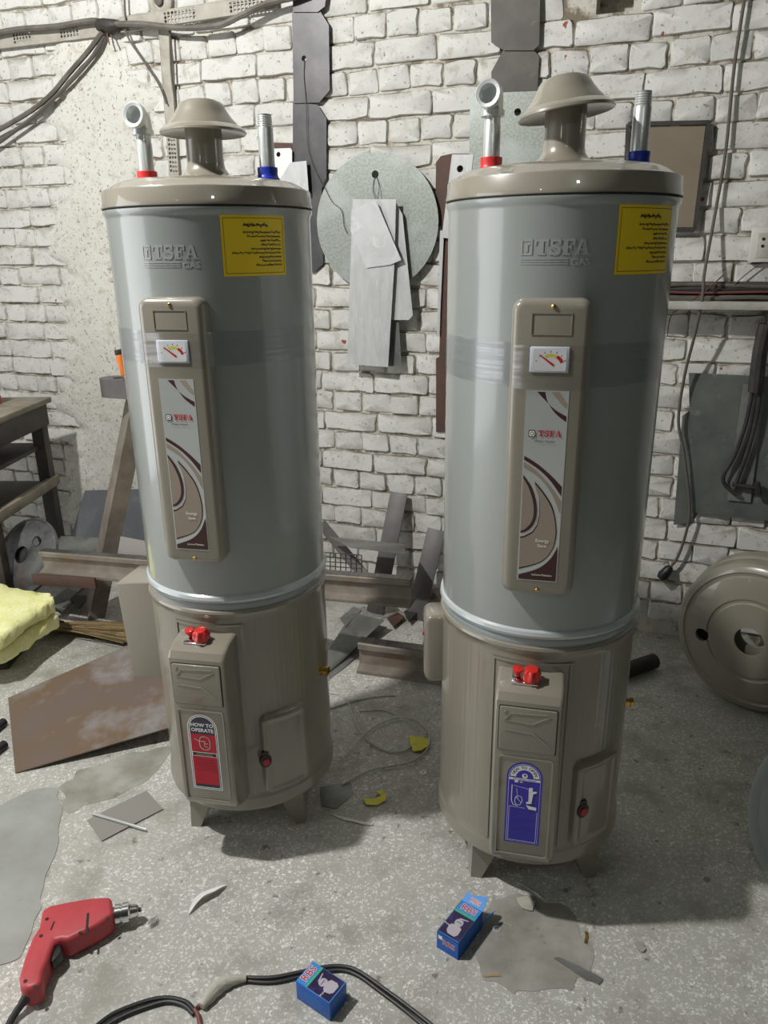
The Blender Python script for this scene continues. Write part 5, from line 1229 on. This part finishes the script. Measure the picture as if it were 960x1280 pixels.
# scraps on the floor
def chip(name, px, m, label, cat, h=.004, seed=1, group=None, lift=.006):
    P = [fl(x, y) for x, y in px]; c = sum(P, Vector()) / len(P); pts = jag([(p.x - c.x, p.y - c.y) for p in P], .0015, seed, 3)
    mb = MB(); v, f = polyprism(pts, (), .001); r = random.Random(seed)
    v = [(x, y, z + .0015 + lift * (0.5 + 0.5 * noise.noise(Vector((x * 60, y * 60, seed))))) for x, y, z in v]
    o = mb.add(v, f, m).build(name, None, Matrix.Translation((c.x, c.y, 0))); tag(o, label, cat, group); return o
yg = 'torn yellow paper scraps'
chip('paper_scrap', [(512, 921), (521, 924), (529, 923), (537, 927), (534, 936), (526, 941), (517, 942), (513, 933)], M_PAPERY, 'torn yellow scrap under the loop of clear wire', 'paper scrap', seed=3, group=yg, lift=.012)
chip('paper_scrap', [(453, 999), (466, 1001), (476, 997), (470, 992), (478, 989), (483, 996), (482, 1003), (470, 1008), (458, 1008)], M_PAPERY, 'torn yellow crescent scrap near the left heater leg', 'paper scrap', seed=4, group=yg, lift=.010)
chip('paper_scrap', [(645, 1124), (660, 1122), (669, 1128), (666, 1141), (652, 1136)], M_PAPERW, 'cream scrap on the edge of the round cement patch', 'paper scrap', seed=5)
chip('paper_scrap', [(716, 1106), (730, 1103), (735, 1112), (742, 1119), (736, 1123), (720, 1117)], M_PAPERW, 'pale scrap in the shadow in front of the right heater', 'paper scrap', seed=6)
o = chip('metal_offcut', [(692, 1198), (698, 1197), (725, 1209), (753, 1224), (749, 1231), (735, 1226), (712, 1212)], M_SCRAP, 'narrow bent metal offcut on the right of the cement patch', 'metal offcut', seed=7, lift=.003)
chip('metal_offcut', [(414, 1019), (430, 1022), (468, 1031), (464, 1033), (430, 1026)], M_ALU, 'thin shiny sliver on the floor right of the left heater', 'metal offcut', seed=8, lift=.003)
chip('sheet_offcut', [(400, 985), (438, 978), (442, 992), (420, 1012), (402, 1008)], M_SCRAP, 'dark sheet offcut beside the right leg of the left heater', 'sheet metal', seed=9, lift=.002)
chip('wood_splinter', [(604, 1219), (625, 1218), (626, 1221), (604, 1222)], M_STRAW, 'small wooden splinter on the cement patch', 'splinter', seed=10, lift=.002)
chip('stone_chip', [(792, 1180), (802, 1179), (808, 1186), (804, 1192), (796, 1187)], M_CEMENT2, 'grey stone chip on the front right floor', 'stone chip', seed=11, lift=.008)
chip('brass_sliver', [(731, 1165), (735, 1166), (734, 1181), (731, 1180)], M_BRASS, 'tiny brass sliver right of the cement patch', 'metal offcut', seed=12, lift=.004)
for i, (x, y, lab) in enumerate(((621, 1162, 'steel washer on the cement patch near the open carton'), (529, 966, 'steel washer on the floor by the left side of the right heater'))):
    p = fl(x, y); o = MB().lathe([(.0045, 0), (.010, 0), (.010, .002), (.0045, .002), (.0045, 0)], M_ZINC, 20).build('washer', None, Matrix.Translation(p)); tag(o, lab, 'washer', 'washers')
o = top_tube('wire_bit', [fpath([(618, 1155), (626, 1153), (634, 1155), (640, 1158)], .002)], .0012, M_CLEARWIRE, 'short bit of pale wire above the washer on the patch', 'wire', None, 5)
top_tube('bent_wire', [fpath([(648, 1103), (668, 1115), (684, 1126), (704, 1125)], .002)], .0012, M_CLEARWIRE, 'thin pale wire at the foot of the right heater', 'wire', None, 5)
# tangle of clear wire
tw = empty('clear_wire_tangle', fl(480, 920)); tag(tw, 'tangle of thin clear wire on the floor between the heaters', 'wire tangle'); to = tw.location
for i, (pts, z) in enumerate((([(412, 866), (424, 868), (434, 876), (441, 893), (450, 913), (463, 928), (484, 939), (504, 939), (516, 932), (531, 924)], .005), ([(424, 952), (440, 936), (452, 922), (466, 910), (484, 901), (502, 897), (520, 899), (532, 910), (537, 924), (531, 940), (514, 952), (494, 957), (474, 960), (455, 966), (428, 980)], .008), ([(449, 889), (466, 887), (482, 888), (496, 893)], .004), ([(412, 886), (440, 877), (468, 871), (494, 869)], .004), ([(500, 897), (512, 903), (524, 908), (534, 918)], .012), ([(462, 918), (462, 930), (460, 944)], .003))):
    MB().tube([p - to for p in smooth(fpath(pts, z), 5)], .0026, M_CLEARWIRE, 6).build('wire_strand', tw)
